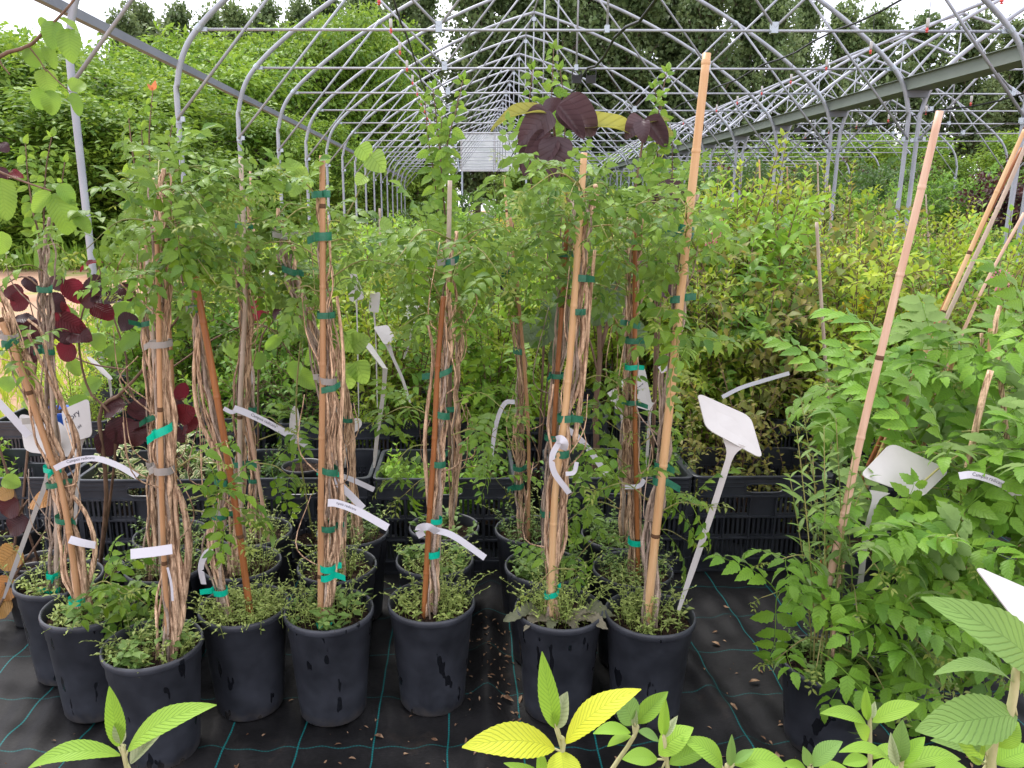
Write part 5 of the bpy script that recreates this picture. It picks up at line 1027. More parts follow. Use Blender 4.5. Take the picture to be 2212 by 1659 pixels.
# ------------------------------------------------------------------ hazels, catalpa, dogwoods
def leafset(prof, W, mt, serr, wave, n=3, fold=0.25, seed=0):
    return [leaf_ab_mesh('leaf', W, prof, mt, (0.18, 0.3, 0.08)[i % 3], fold * (0.6 + 0.4 * i), serr, 18, 3, wave, seed + i, (0.3, 0.6, 0.9)[i % 3]) for i in range(n)]
HZ = leafset('round', 0.80, 'lf_hazel', 0.07, 0.04, 3, 0.3, 600); HP = leafset('round', 0.80, 'lf_purple', 0.07, 0.05, 3, 0.25, 610); HR = leafset('round', 0.80, 'lf_red', 0.06, 0.04, 2, 0.25, 620)
CP = leafset('cord', 0.82, 'lf_catalpa', 0.0, 0.03, 3, 0.55, 630); CYL = leafset('cord', 0.7, 'lf_catalpa_y', 0.0, 0.03, 2, 0.4, 640); CG = leafset('cord', 0.8, 'lf_catalpa_g', 0.0, 0.03, 2, 0.3, 650)
DW = leafset('ovate', 0.44, 'lf_dogwood', 0.0, 0.02, 3, 0.3, 660); RD = leafset('cord', 0.92, 'lf_round', 0.0, 0.03, 3, 0.2, 670)
M['lf_orange'] = mat_leaf('orange_tip_leaf', (0.45, 0.16, 0.06), (0.55, 0.22, 0.08), 0.4, 0.5); OT = leafset('ovate', 0.4, 'lf_orange', 0, 0, 1, 0.4, 680)
M['lf_autumn'] = mat_leaf('tanned_leaf', (0.30, 0.19, 0.05), (0.38, 0.15, 0.05), 0.35, 0.5, veins=9, bump=0.6); AU = leafset('round', 0.8, 'lf_autumn', 0.06, 0.05, 2, 0.25, 685)
def leaf_plant(name, label, cat, pos, potz, branches, leaves, Y, twig='twig', pot=True, group=None, seed=0):
    """branches: ([(u,v)..], r0, r1, dY); leaves: (set, base, tip, wpx, up, dY)"""
    base = np.array([pos[0], pos[1], potz]); root = thing(name, label, cat, base, 0, group)
    if pot: po = obj('pot', spot_me, root); obj('soil', ssoil_me, po)
    for b in branches:
        pts = [at_y(u, v, Y + (b[3] if len(b) > 3 else 0)) for u, v in b[0]]
        if len(b) > 4: pts = [base + np.array([0, 0, 0.165])] + pts
        stem_tube(root, base, pts, b[1], b[2], twig, 'branch', 20)
    for i, L in enumerate(leaves):
        st, b, t, w, up = L[:5]; dY = L[5] if len(L) > 5 else 0
        me_ = st[i % len(st)]; Wt = {id(HZ): .8, id(HP): .8, id(HR): .8, id(CP): .82, id(CYL): .7, id(CG): .8, id(DW): .44, id(RD): .92, id(OT): .4, id(AU): .8}[id(st)]
        rr = np.random.default_rng(seed * 100 + i)
        put_leaf(root, base, me_, at_y(*b, Y + dY), at_y(*t, Y + dY + rr.normal(0, .012)), (w / math.hypot(t[0] - b[0], t[1] - b[1])) / Wt, up, seed * 100 + i)
    return root
# green hazel whose twigs hang in from outside on the left
leaf_plant('hazel_shrub', 'green hazel with pleated leaves on twigs hanging over the leaning tan stems', 'shrub', (-1.72, 1.8), 0.004,
    [([(-260, 900), (-180, 500), (-60, 190), (0, 122), (62, 100), (95, 68), (120, 45), (160, 0), (175, -30)], 0.006, 0.002, 0, 1), ([(-180, 520), (-60, 350), (0, 372), (50, 392), (110, 412)], 0.004, 0.0016), ([(-90, 250), (-20, 120), (5, 142), (22, 162)], 0.003, 0.0012), ([(62, 100), (85, 130), (100, 155)], 0.0018, 0.001), ([(100, 150), (130, 180), (152, 198)], 0.0016, 0.001)],
    [(HZ, (118, 45), (112, 108), 46, .25), (HZ, (150, 62), (158, 138), 54, .2), (HZ, (128, 40), (170, 72), 34, .5), (HZ, (66, 102), (78, 148), 50, .3), (HZ, (95, 100), (120, 150), 34, .3), (HZ, (92, 150), (108, 205), 52, .25), (HZ, (85, 190), (90, 238), 46, .3), (HZ, (110, 195), (112, 250), 44, .3), (HZ, (152, 195), (182, 178), 30, .4), (HZ, (155, 200), (172, 252), 30, .3), (HZ, (100, 42), (88, 60), 24, .4),
     (HZ, (0, 385), (15, 478), 62, .3), (HZ, (-30, 400), (-40, 470), 60, .3), (HZ, (115, 418), (148, 508), 68, .25), (HZ, (110, 415), (72, 460), 36, .4), (HZ, (128, 398), (160, 442), 40, .4), (HZ, (165, 470), (195, 505), 34, .4), (HZ, (5, 500), (0, 550), 40, .3)], 1.8, seed=1)
# purple hazel in the first crates
leaf_plant('purple_hazel', 'purple hazel with dark wine-red pleated leaves in the crate behind the tan stems', 'shrub', (-1.36, 2.64), 0.006,
    [([(230, 1060), (215, 895), (262, 850), (313, 793), (360, 720), (420, 640)], 0.008, 0.003, 0, 1), ([(250, 940), (190, 840), (170, 720), (200, 620), (245, 560)], 0.005, 0.002, 0, 1), ([(170, 740), (130, 680), (60, 600), (0, 620)], 0.004, 0.002), ([(262, 850), (300, 880), (400, 860)], 0.004, 0.0016), ([(195, 620), (270, 600), (290, 560)], 0.003, 0.0014)],
    [(HP, (52, 600), (80, 632), 34, .4), (HP, (100, 606), (158, 632), 40, .5), (HR, (140, 606), (180, 655), 52, .2), (HP, (196, 640), (268, 650), 44, .35), (HP, (250, 620), (292, 650), 50, .2), (HR, (175, 588), (224, 568), 24, .5), (HP, (30, 690), (82, 695), 36, .5), (HP, (75, 690), (70, 735), 42, .2), (HR, (120, 685), (188, 715), 46, .35), (HP, (125, 700), (150, 745), 40, .2), (HP, (150, 720), (200, 735), 48, .3), (HP, (40, 735), (98, 760), 46, .4),
     (HP, (40, 765), (75, 745), 30, .4), (HP, (80, 780), (40, 770), 26, .4), (HR, (380, 835), (402, 860), 40, .2), (HP, (292, 905), (318, 862), 54, .1), (HP, (330, 895), (380, 905), 40, .3), (HR, (385, 900), (425, 885), 42, .2), (HP, (262, 900), (262, 960), 62, .15), (HP, (300, 910), (290, 965), 60, .2), (HR, (60, 640), (25, 668), 44, .3), (HP, (100, 640), (140, 672), 52, .25), (HR, (200, 660), (245, 690), 50, .25), (HP, (175, 655), (215, 625), 46, .3), (HP, (225, 610), (180, 622), 44, .4), (HR, (110, 660), (150, 690), 50, .2), (HP, (15, 620), (45, 650), 48, .3), (HP, (20, 720), (60, 700), 46, .3), (HR, (160, 745), (130, 775), 44, .3), (HP, (90, 700), (110, 740), 50, .2), (HP, (255, 700), (300, 690), 44, .3), (HP, (270, 870), (225, 900), 54, .3), (HR, (330, 865), (370, 845), 50, .3), (HP, (220, 930), (240, 985), 58, .2),
     (HP, (350, 930), (400, 955), 44, .4), (HP, (330, 920), (310, 940), 44, .4), (HP, (372, 855), (390, 915), 34, .2), (HR, (395, 930), (440, 915), 40, .3)], 2.44, seed=2)
leaf_plant('purple_hazel', 'purple hazel twig with dark leaves behind the leaning grey bundle', 'shrub', (-0.98, 3.45), 0.004, [([(560, 760), (590, 690), (560, 640), (500, 600)], 0.005, 0.002, 0, 1)],
    [(HP, (590, 672), (640, 690), 44, .3), (HR, (575, 650), (545, 690), 40, .3), (HP, (400, 660), (410, 690), 30, .3), (HP, (500, 610), (520, 650), 36, .3), (HR, (560, 640), (600, 660), 36, .3), (HP, (420, 480), (455, 490), 30, .4)], 3.4, seed=3)
leaf_plant('purple_hazel', 'purple hazel sprig with dark leaves beside the fine-leaved vine tops', 'shrub', (-1.62, 2.72), 0.004, [([(-20, 900), (-40, 650), (-10, 480), (20, 380), (40, 372)], 0.005, 0.002, 0, 1)],
    [(HP, (0, 310), (18, 330), 26, .3), (HR, (15, 380), (52, 385), 26, .4), (HP, (-10, 420), (20, 450), 30, .3), (HP, (0, 360), (10, 400), 30, .3)], 2.7, seed=4)
rr = np.random.default_rng(5); gl = []
for (u, v) in [(263, 672), (240, 690), (187, 672), (247, 764), (200, 836), (160, 796), (300, 700), (230, 600), (590, 650), (610, 640), (620, 700), (500, 760), (560, 780), (640, 800), (680, 770), (150, 690), (270, 640), (120, 590), (95, 560), (210, 740), (330, 640), (280, 740), (590, 740), (660, 820), (40, 800), (20, 830), (70, 880), (170, 870)]:
    a = rr.uniform(0, 6.28); l = rr.uniform(36, 52); gl.append((HZ, (u - math.cos(a) * l / 2, v - l * 0.4), (u + math.cos(a) * l / 2, v + l * 0.4), l * rr.uniform(.7, .95), rr.uniform(.2, .6), rr.uniform(-.08, .3)))
leaf_plant('hazel_shrub', 'light green hazel among the purple leaves in the first crates', 'shrub', (-1.02, 3.12), ZC, [([(300, 880), (270, 760), (230, 640), (210, 560)], 0.006, 0.002, 0.05, 1), ([(330, 880), (420, 760), (560, 700), (640, 780)], 0.005, 0.002, 0.05, 1), ([(280, 800), (180, 780), (90, 720), (60, 640)], 0.004, 0.002, 0.05)], gl, 3.06, seed=5)
# a pot at the very edge with tanned leaves
leaf_plant('tanned_hazel', 'hazel with tanned brown and red leaves low beside the white sign stake', 'shrub', (-1.60, 2.62), 0.004, [([(-10, 1330), (20, 1260), (40, 1120), (60, 1080)], 0.008, 0.003, 0, 1), ([(20, 1260), (90, 1160), (110, 1120)], 0.005, 0.002)],
    [(AU, (45, 1185), (0, 1225), 60, .3), (AU, (30, 1250), (0, 1290), 50, .3), (HP, (40, 1080), (5, 1110), 50, .4), (AU, (70, 1080), (110, 1090), 50, .4), (AU, (30, 1060), (-5, 1075), 50, .4), (HZ, (5, 1035), (45, 1050), 40, .4), (AU, (20, 1290), (-10, 1330), 50, .3), (HP, (60, 1120), (20, 1150), 50, .4)], 2.55, seed=6)
# purple-leaved catalpa
leaf_plant('catalpa_sapling', 'catalpa sapling with huge dark purple leaves above the vine tops', 'sapling', (0.565, 3.30), ZC,
    [([(1288, 980), (1286, 890), (1296, 760), (1285, 640), (1240, 480), (1205, 340), (1195, 262)], 0.016, 0.005, 0, 1), ([(1296, 760), (1325, 650), (1345, 560), (1370, 420), (1392, 280)], 0.010, 0.004), ([(1290, 800), (1275, 740), (1255, 690)], 0.006, 0.003), ([(1325, 650), (1310, 610), (1290, 600)], 0.004, 0.002), ([(1200, 300), (1185, 310)], 0.003, 0.002)],
    [(CP, (1188, 240), (1120, 314), 66, .12), (CP, (1208, 224), (1286, 292), 78, .15), (CP, (1206, 228), (1262, 302), 40, .3, -.04), (CYL, (1180, 245), (1060, 284), 34, .55), (CP, (1198, 240), (1178, 216), 50, .2, .05), (CP, (1192, 290), (1130, 380), 66, .15), (CP, (1200, 295), (1198, 385), 76, .1, -.03), (CYL, (1230, 280), (1392, 306), 44, .5, .04), (CYL, (1195, 395), (1230, 440), 40, .2), (CP, (1150, 320), (1128, 372), 44, .2, .06),
     (CP, (1388, 256), (1352, 300), 48, .3), (CP, (1396, 254), (1440, 318), 44, .2), (CYL, (1396, 280), (1455, 292), 40, .4, .03), (CP, (1388, 262), (1392, 310), 36, .2, -.03), (CYL, (1400, 262), (1448, 262), 30, .5), (CP, (1440, 410), (1402, 470), 40, .2), (CP, (1425, 395), (1468, 460), 56, .2), (CYL, (1400, 440), (1440, 480), 44, .3), (CP, (1402, 560), (1442, 645), 54, .25), (CP, (1395, 590), (1380, 560), 40, .3),
     (CG, (1215, 636), (1180, 730), 70, .15), (CG, (1200, 668), (1148, 752), 62, .25), (CG, (1340, 610), (1302, 680), 60, .3), (CG, (1330, 640), (1280, 704), 56, .3), (CG, (1240, 690), (1200, 770), 56, .2), (CG, (1300, 600), (1330, 580), 70, .6), (CG, (1270, 600), (1330, 540), 70, .4, .06), (CG, (1350, 700), (1390, 760), 50, .3), (CG, (1225, 740), (1190, 790), 50, .3), (CG, (1150, 700), (1130, 740), 50, .3)], 3.28, seed=7)
# dogwood saplings: upright stems with paired drooping leaves
def dogwood(label, pos, stems, seed, orange=False, lset=None, px=34):
    r = np.random.default_rng(seed); Ls, Br = [], []; lset = lset or DW
    for st in stems:
        Br.append((st, 0.005, 0.0016, r.uniform(-.03, .03), 1)); P = np.array(st, float); seg = np.linalg.norm(np.diff(P, axis=0), axis=1); L = seg.sum(); s = 0.0
        s = L * 0.30
        while s < L:
            c = np.cumsum(np.concatenate([[0], seg])); p = (np.interp(s, c, P[:, 0]), np.interp(s, c, P[:, 1])); sz = px * (0.75 + 0.5 * r.random()) * (1.0 if s < L * 0.85 else 0.7)
            for sg in (-1, 1):
                a = sg * r.uniform(0.5, 1.25); Ls.append((lset, (p[0] + sg * 3, p[1]), (p[0] + math.sin(a) * sz, p[1] + math.cos(a) * sz * r.choice([0.9, 0.7, 0.5, -0.4])), sz * 0.46, r.uniform(.15, .5), r.uniform(-.06, .06)))
            s += r.uniform(13, 22)
        Ls.append((OT if orange and st is stems[0] else lset, st[-1], (st[-1][0] + 6, st[-1][1] - 22), 11, .1)); Ls.append((OT if orange and st is stems[0] else lset, st[-1], (st[-1][0] - 12, st[-1][1] - 14), 9, .1))
    return leaf_plant('dogwood_sapling', label, 'sapling', pos, ZC, Br, Ls, pos[1], seed=seed)
dogwood('light green dogwood column with drooping leaves left of the white gable panel', (-0.07, 3.32), [[(968, 640), (958, 420), (945, 280), (935, 190)], [(975, 640), (968, 420), (965, 320), (985, 240), (1000, 172)], [(962, 640), (940, 400), (925, 300), (918, 215)], [(966, 560), (952, 360), (955, 250)]], 11)
dogwood('light green dogwood rising above the purple catalpa leaves', (0.36, 3.62), [[(1180, 640), (1185, 420), (1190, 250), (1196, 105)], [(1175, 640), (1150, 420), (1140, 280), (1150, 150)], [(1200, 640), (1215, 420), (1220, 250), (1210, 150)]], 12)
dogwood('light green dogwood beside the top of the long tan cane', (0.86, 3.34), [[(1420, 640), (1425, 420), (1418, 280), (1440, 155)], [(1415, 640), (1400, 420), (1430, 260), (1412, 190)], [(1430, 600), (1450, 420), (1452, 300)]], 13)
dogwood('leafy sapling with an orange-red tip above the left-hand vine tops', (-1.22, 2.86), [[(330, 620), (328, 420), (322, 300), (330, 195)], [(326, 620), (300, 420), (285, 320), (278, 255)], [(334, 620), (350, 420), (362, 330), (372, 270)], [(330, 520), (312, 380), (306, 280)]], 14, True, px=30)
dogwood('pale yellow-green sapling beside the slanting corner pipe', (-1.85, 3.0), [[(90, 620), (95, 450), (100, 360), (112, 295)], [(90, 620), (70, 450), (60, 380), (55, 310)], [(95, 600), (125, 450), (140, 350)]], 15, px=30)
# climber with big soft round leaves
leaf_plant('round_leaved_climber', 'climber with soft pale round leaves around the thick tan bundle top', 'climber', (-0.62, 2.93), 0.004,
    [([(640, 900), (660, 620), (650, 440), (640, 370)], 0.004, 0.0015, 0, 1), ([(650, 620), (740, 480), (790, 380), (800, 330)], 0.004, 0.0015), ([(660, 640), (720, 700), (760, 760)], 0.003, 0.0015)],
    [(RD, (642, 378), (625, 345), 40, .3), (RD, (640, 385), (612, 375), 36, .4), (RD, (648, 390), (660, 360), 38, .3), (RD, (645, 400), (628, 425), 34, .4), (RD, (655, 395), (672, 408), 30, .4), (RD, (700, 350), (712, 335), 20, .3), (RD, (775, 315), (800, 345), 46, .15), (RD, (800, 335), (832, 372), 50, .15), (RD, (790, 380), (770, 400), 36, .4), (RD, (740, 480), (765, 500), 40, .4), (RD, (730, 520), (705, 545), 44, .3), (RD, (750, 560), (790, 590), 52, .2), (RD, (740, 720), (770, 760), 54, .2), (RD, (760, 750), (800, 730), 48, .3), (RD, (715, 700), (700, 740), 48, .3), (RD, (770, 780), (790, 830), 50, .2), (RD, (735, 790), (760, 840), 56, .2), (RD, (700, 560), (680, 600), 44, .3), (RD, (820, 480), (850, 500), 40, .4), (RD, (850, 540), (880, 560), 36, .4), (RD, (720, 600), (760, 610), 46, .3)], 2.9, 'shoot', seed=21)

# ------------------------------------------------------------------ lush trumpet vines on the right
def lush(label, x, y, stems, shoots, pot='tall', canes=(), seed=0, weeds=(), group='lush trumpet vines'):
    """stems: ([(u,v)..], r); shoots: (u, v, dY, azimuth deg (0 right, 90 away, -90 towards viewer), elevation deg, length, leaf scale)"""
    base = np.array([x, y, 0.006]); root = thing('potted_trumpet_vine', label, 'potted plant', base, 0, group); r = np.random.default_rng(seed)
    po = obj('pot', pot_me, root)
    if pot == 'short': po.scale = (1.03, 1.03, 0.76)
    obj('soil', soil_v[seed % 3], po); z0 = 0.28 * (0.76 if pot == 'short' else 1)
    for w, off in weeds: obj('weeds', weed_v[w], root, mtx=Matrix.Translation((off[0], off[1], z0 + 0.015)), kind='stuff')
    for pts, rad in stems:
        q = [at_y(u, v, y) for u, v in pts]; q = [np.array([x + (q[0][0] - x) * 0.3, y, z0])] + q
        stem_tube(root, base, q, rad, rad * 0.75, 'bark', 'stem', 22)
    for pts, cr, cm in canes:
        q = [at_y(u, v, y - 0.03) for u, v in pts]; cane(root, base, q, cr, cm, seed)
    for i, (u, v, dy, az, el, ln, sc) in enumerate(shoots):
        s0 = at_y(u, v, y + dy); a, e = R_(az), R_(el)
        shoot(root, base, s0, np.array([math.cos(a) * math.cos(e), math.sin(a) * math.cos(e), math.sin(e)]), ln, seed * 50 + i, lush_leaf, vine_tip, sc, 0.5, 0.085, 0.0032)
    return root, base
V_p = at_z(1795, 1430, 0.255)
vV, vVb = lush('short weedy black pot with willowherb and a long pinkish leaning cane', V_p[0], V_p[1], [([(1800, 1400), (1805, 1300), (1830, 1180)], 0.006)], [(1830, 1330, -.02, -60, 15, .22, .75), (1850, 1300, 0, -30, 20, .26, .8), (1800, 1250, 0, 190, 30, .22, .7), (1820, 1210, 0, -90, 30, .2, .75), (1840, 1360, 0, -50, -10, .2, .8), (1860, 1250, .05, 20, 30, .25, .8)] + [(u_, v_, dy_, az_, el_, .2, .72) for u_, v_, dy_, az_, el_ in ((1800, 1390, -.04, 200, 10), (1780, 1370, -.05, 240, 15), (1820, 1400, -.05, -80, 0), (1850, 1390, -.04, -40, 5), (1880, 1340, 0, -70, 10), (1900, 1280, .03, -90, 20), (1880, 1200, .05, -100, 30), (1900, 1150, .05, -80, 30), (1930, 1230, .05, -60, 10), (1790, 1310, 0, 180, 20), (1830, 1270, 0, -110, 20), (1870, 1400, -.03, -20, -10))],
     'short', [([(1772, 1330), (1820, 1130), (1858, 950), (1920, 690), (1975, 470), (2030, 240)], 0.0125, 'cane_pink')], 3, (('broad', (-0.05, 0)), ('mid', (0.02, 0.03)), ('broad', (0.05, -0.02))))
# willowherb: thin upright stems with narrow leaves, growing as a weed in that pot
M['lf_willow'] = mat_leaf('willowherb_leaf', (0.12, 0.22, 0.05), (0.20, 0.30, 0.07), 0.35, 0.5)
rw = np.random.default_rng(77)
for i in range(11):
    u0, u1, v1 = rw.uniform(1752, 1835), rw.uniform(1690, 1900), rw.uniform(830, 1130)
    y = V_p[1] + rw.uniform(-.07, .07); p = smooth_path([at_y(u0, 1400, y), at_y((u0 + u1) / 2 + rw.normal(0, 10), (1400 + v1) / 2, y), at_y(u1, v1, y)], 12); p[0][2] = 0.22
    LO, Yd, Z, S, TI = [], [], [], [], []
    for k, t in enumerate(np.linspace(0.12, 0.99, int(17 - 5 * rw.random()))):
        c = interp_path(p, t); a = rw.uniform(0, 6.28)
        for sg in (0, PI):
            LO.append(c); Yd.append([math.cos(a + sg), math.sin(a + sg), 0.7]); Z.append([rw.normal(0, .3), rw.normal(0, .3), 1]); S.append(rw.uniform(.05, .11) * (1.1 - 0.6 * t)); TI.append(np.clip(rw.normal(.5, .25), 0, 1))
    V, F, TT, U = batch(leaf_geo(1.0, 0.22, 'lance', 4, 1, 0.3, 0.4), frames_np(np.array(Yd), np.array(Z)), np.array(LO) - vVb, np.array(S), np.array(TI))
    st = obj('willowherb_stem', mesh('willowherb_stem', *tube(p - vVb, np.linspace(0.0024, 0.001, 12), 5), 'shoot'), vV)
    obj('leaves', mesh('leaves', V, F, 'lf_willow', True, TT, U), st, kind='stuff')
sh = []
rl = np.random.default_rng(9)
def spray(n, u, v, du, dv, dy=0.12, sc=0.95):
    return [(rl.uniform(u - du, u + du), rl.uniform(v - dv, v + dv), rl.uniform(-dy, dy), rl.choice([-90, -60, -120, 180, 0, -30, -150]) + rl.normal(0, 18), rl.uniform(-5, 50), rl.uniform(.18, .34), sc * rl.uniform(.8, 1.1)) for _ in range(n)]
lush('lush trumpet vine with a rough pale stem carrying a curved white label', 1.30, 2.08, [([(2078, 1300), (2080, 1100), (2092, 1000), (2125, 850), (2140, 800)], 0.011), ([(2100, 1290), (2110, 1200), (2160, 1080)], 0.006)], spray(11, 1990, 1180, 90, 130) + spray(5, 2100, 1000, 60, 120) + spray(4, 2060, 1330, 110, 50), seed=4)
lush('lush trumpet vine crowding the right side beside the curved label', 1.60, 2.28, [([(2200, 1300), (2190, 1100), (2170, 900), (2150, 720), (2160, 660)], 0.009), ([(2190, 1250), (2230, 1000)], 0.007)], spray(10, 2170, 1050, 60, 150) + spray(2, 2150, 780, 40, 40), seed=5)
lush('lush trumpet vine behind the blank sign among the pale leaves', 1.46, 2.52, [([(1990, 1200), (1960, 1060), (1980, 930), (2000, 820)], 0.008)], spray(9, 1960, 900, 90, 110), canes=[([(1930, 1230), (1975, 1020), (2035, 850), (2060, 770)], 0.011, 'cane_orange')], seed=6)
lush('lush trumpet vine with pale new leaves standing before the yellowing crate', 1.72, 2.98, [([(1850, 1000), (1800, 900), (1790, 820)], 0.006)], spray(7, 1790, 875, 55, 55, .1, .62), seed=7)
lush('lush trumpet vine half hidden behind the crowded right-hand leaves', 1.72, 2.75, [([(2120, 1100), (2130, 900), (2120, 720)], 0.008)], spray(8, 2090, 880, 80, 90), canes=[([(2060, 1080), (2130, 800), (2140, 700)], 0.010, 'cane_tan')], seed=8)
# ------------------------------------------------------------------ loose bamboo canes
def loose_cane(label, Y, pts, r, m_, group=None):
    q = [at_y(u, v, Y) for u, v in pts]; d = q[0] - q[1]; q = [q[0] + d * ((q[0][2] - 0.03) / max(1e-3, -d[2]))] + q if q[0][2] > 0.05 else q
    base = q[0]; root = thing('bamboo_cane', label, 'cane', base, 0, group); cane(root, base, q, r, m_, int(pts[0][0])); return root
loose_cane('weathered grey cane standing among the bronze-green shrubs', 3.4, [(1783, 780), (1772, 620), (1764, 480)], 0.010, 'cane_grey')
for i, (a, b, c) in enumerate((((2052, 640), (2150, 420), (2216, 275)), ((2066, 640), (2160, 440), (2222, 300)), ((2040, 660), (2140, 450), (2208, 320)))):
    loose_cane('bamboo cane in the tied slanting bundle past the pinkish cane', 2.6 + 0.02 * i, [a, b, c], 0.0095, ('cane_tan', 'cane_grey', 'cane_red')[i], 'tied slanting canes')
loose_cane('pink slanting cane among the yellow-flowered shrubs', 3.6, [(2060, 760), (2130, 610), (2212, 460)], 0.010, 'cane_pink')
for i, (u, v0, v1, Y) in enumerate(((1640, 400, 345, 6.5), (1766, 420, 350, 6.5), (1792, 470, 400, 6.5), (1700, 400, 360, 8.0), (1850, 560, 480, 5.2), (820, 560, 450, 4.6), (540, 400, 365, 4.6), (1320, 560, 470, 4.6), (1090, 420, 380, 4.6), (2000, 470, 420, 7.0))):
    loose_cane('thin upright cane poking out of the sea of shrubs', Y, [(u + 6, v0 + 60), (u + 2, v0), (u, v1)], 0.009, ('cane_tan', 'cane_grey', 'cane_pink', 'cane_orange')[i % 4], 'thin canes among the shrubs')

# ------------------------------------------------------------------ flowering shrubs
def blossom(mat_, n, r_, seed, size):
    r = np.random.default_rng(seed); g = r.normal(0, 1, (n, 3)); g /= np.linalg.norm(g, axis=1)[:, None]; pos = g * r_ * (r.random((n, 1)) ** .5)
    V, F, T, U = batch(leaf_geo(size, size * 0.8, 'round', 2, 1, 0.4, 0.3), frames_np(g + r.normal(0, .3, (n, 3)), r.normal(0, 1, (n, 3))), pos, r.uniform(.7, 1.3, n), r.random(n)); return mesh('flower', V, F, mat_, True, T, U)
FLW = {'pink': blossom('fl_pink', 70, 0.045, 1, 0.014), 'white': blossom('fl_white', 26, 0.04, 2, 0.026), 'yellow': blossom('fl_yellow', 30, 0.05, 3, 0.034)}
def flowering(kind, label, Y, spots, shrubkind, s, zbase=ZC):
    c = np.mean([at_y(u, v, Y) for u, v in spots], axis=0); t = shrub(shrubkind, c[0], Y, 0.006, s, SHR, label, kind + ' flowering shrubs', 0.0)
    for u, v in spots:
        p = at_y(u, v, Y - 0.12); obj('flower', FLW[kind], t, mtx=Matrix.Translation(((p[0] - c[0]) / s, (p[1] - Y) / s, (p[2] - 0.006) / s)) @ Matrix.Scale(random.uniform(.8, 1.2) / s, 4))
flowering('pink', 'spirea shrub with fluffy pink flower heads beside the long tan cane', 4.3, [(1557, 490), (1535, 510), (1548, 530), (1512, 605), (1540, 615), (1520, 620), (1500, 640)], 'spirea', 1.5)
flowering('white', 'shrub with white star flowers behind the red-orange caned vine', 3.9, [(895, 650), (880, 662), (905, 672), (915, 660), (892, 680), (930, 600)], 'mid', 1.15)
flowering('white', 'shrub with white flowers behind the leaning grey bundle', 4.4, [(595, 605), (612, 612), (580, 600)], 'mid', 1.2)
flowering('yellow', 'shrub with bright yellow flowers beside the leaning pinkish cane', 4.2, [(1862, 655), (1875, 665), (1850, 672), (1868, 690), (1850, 690), (1830, 715), (1825, 735)], 'broad', 1.35)
flowering('yellow', 'shrub with yellow leaves and flowers past the leaning pinkish cane', 4.0, [(1975, 690), (1990, 680), (1960, 700), (1998, 675)], 'broad', 1.3)
flowering('pink', 'rose with one pale pink flower past the slanting canes', 4.0, [(2165, 604)], 'mid', 1.5)

# ------------------------------------------------------------------ writing
def text_mesh(body, size):
    cu = bpy.data.curves.new('lettering', 'FONT'); cu.body = body; cu.size = size; cu.resolution_u = 2; o = bpy.data.objects.new('lettering', cu)
    me_ = bpy.data.meshes.new_from_object(o); V = np.array([v.co[:] for v in me_.vertices]); F = [tuple(p.vertices) for p in me_.polygons]
    bpy.data.objects.remove(o); bpy.data.curves.remove(cu); bpy.data.meshes.remove(me_); return V, F
# ------------------------------------------------------------------ paper strip labels tied to the vines
def strip(label, Y, pts, width=0.0185, text=None, t0=0.18, dys=None, curl=0.0, tsize=0.0115, group=None):
    q = np.array([at_y(u, v, Y + (dys[i] if dys else 0)) for i, (u, v) in enumerate(pts)]); n = 18; p = smooth_path(q, n); base = p[0].copy()
    root = thing('plant_label', label, 'label', base, 0, group)
    T = np.gradient(p, axis=0); T /= np.linalg.norm(T, axis=1)[:, None]; view = C0 - p; view /= np.linalg.norm(view, axis=1)[:, None]; W = np.cross(view, T); W /= np.linalg.norm(W, axis=1)[:, None]
    if curl:
        s = np.linspace(0, 1, n)[:, None]; Nn = np.cross(T, W); W = W * np.cos(curl * s) + Nn * np.sin(curl * s)
    Nn = np.cross(T, W); Nn *= np.sign((Nn * view).sum(1))[:, None]
    W *= np.where(W[:, 2:3] < 0, -1, 1) if abs(W[:, 2].mean()) > 0.2 else 1
    V = []
    for k in (-0.0004, 0.0004):
        for i in range(n):
            for s in (-.5, .5): V.append(p[i] + W[i] * s * width + Nn[i] * k - base)
    F = []; m = 2 * n
    for o_, fl in ((0, 1), (m, 0)):
        for i in range(n - 1): F.append((o_ + 2 * i, o_ + 2 * i + 1, o_ + 2 * i + 3, o_ + 2 * i + 2) if fl else (o_ + 2 * i, o_ + 2 * i + 2, o_ + 2 * i + 3, o_ + 2 * i + 1))
    for i in range(n - 1): F += [(2 * i, 2 * i + 2, m + 2 * i + 2, m + 2 * i), (2 * i + 1, m + 2 * i + 1, m + 2 * i + 3, 2 * i + 3)]
    F += [(0, m, m + 1, 1), (m - 2, m - 1, 2 * m - 1, 2 * m - 2)]
    obj('strip', mesh('strip', np.array(V), F, 'paper', False), root)
    if text:
        tv, tf = text_mesh(text, tsize); L = np.concatenate([[0], np.cumsum(np.linalg.norm(np.diff(p, axis=0), axis=1))])
        rev = p[-1][0] < p[0][0]; out = []
        for x, y_, _ in tv:
            s = L[-1] * t0 + x; s = min(s, L[-1] * 0.97)
            c = np.array([np.interp(s, L, p[:, j]) for j in range(3)]); w = np.array([np.interp(s, L, W[:, j]) for j in range(3)]); nn = np.array([np.interp(s, L, Nn[:, j]) for j in range(3)])
            out.append(c + w * (y_ - tsize * 0.35 + 0.002) + nn * 0.0009 - base)
        obj('lettering', mesh('lettering', np.array(out), tf, 'ink', False), root)
    return root
strip('white strip label reading Campsis radicans curving from the bent tan stems', 2.05, [(118, 1012), (150, 998), (205, 990), (255, 1006), (297, 1030)], 0.0165, 'Campsis radicans', 0.16, tsize=0.0115)
strip('straight white strip label reading Campsis radicans beside the grey cane', 2.34, [(505, 882), (535, 893), (590, 920), (663, 962)], 0.021, 'Campsis radicans', 0.22, tsize=0.0125)
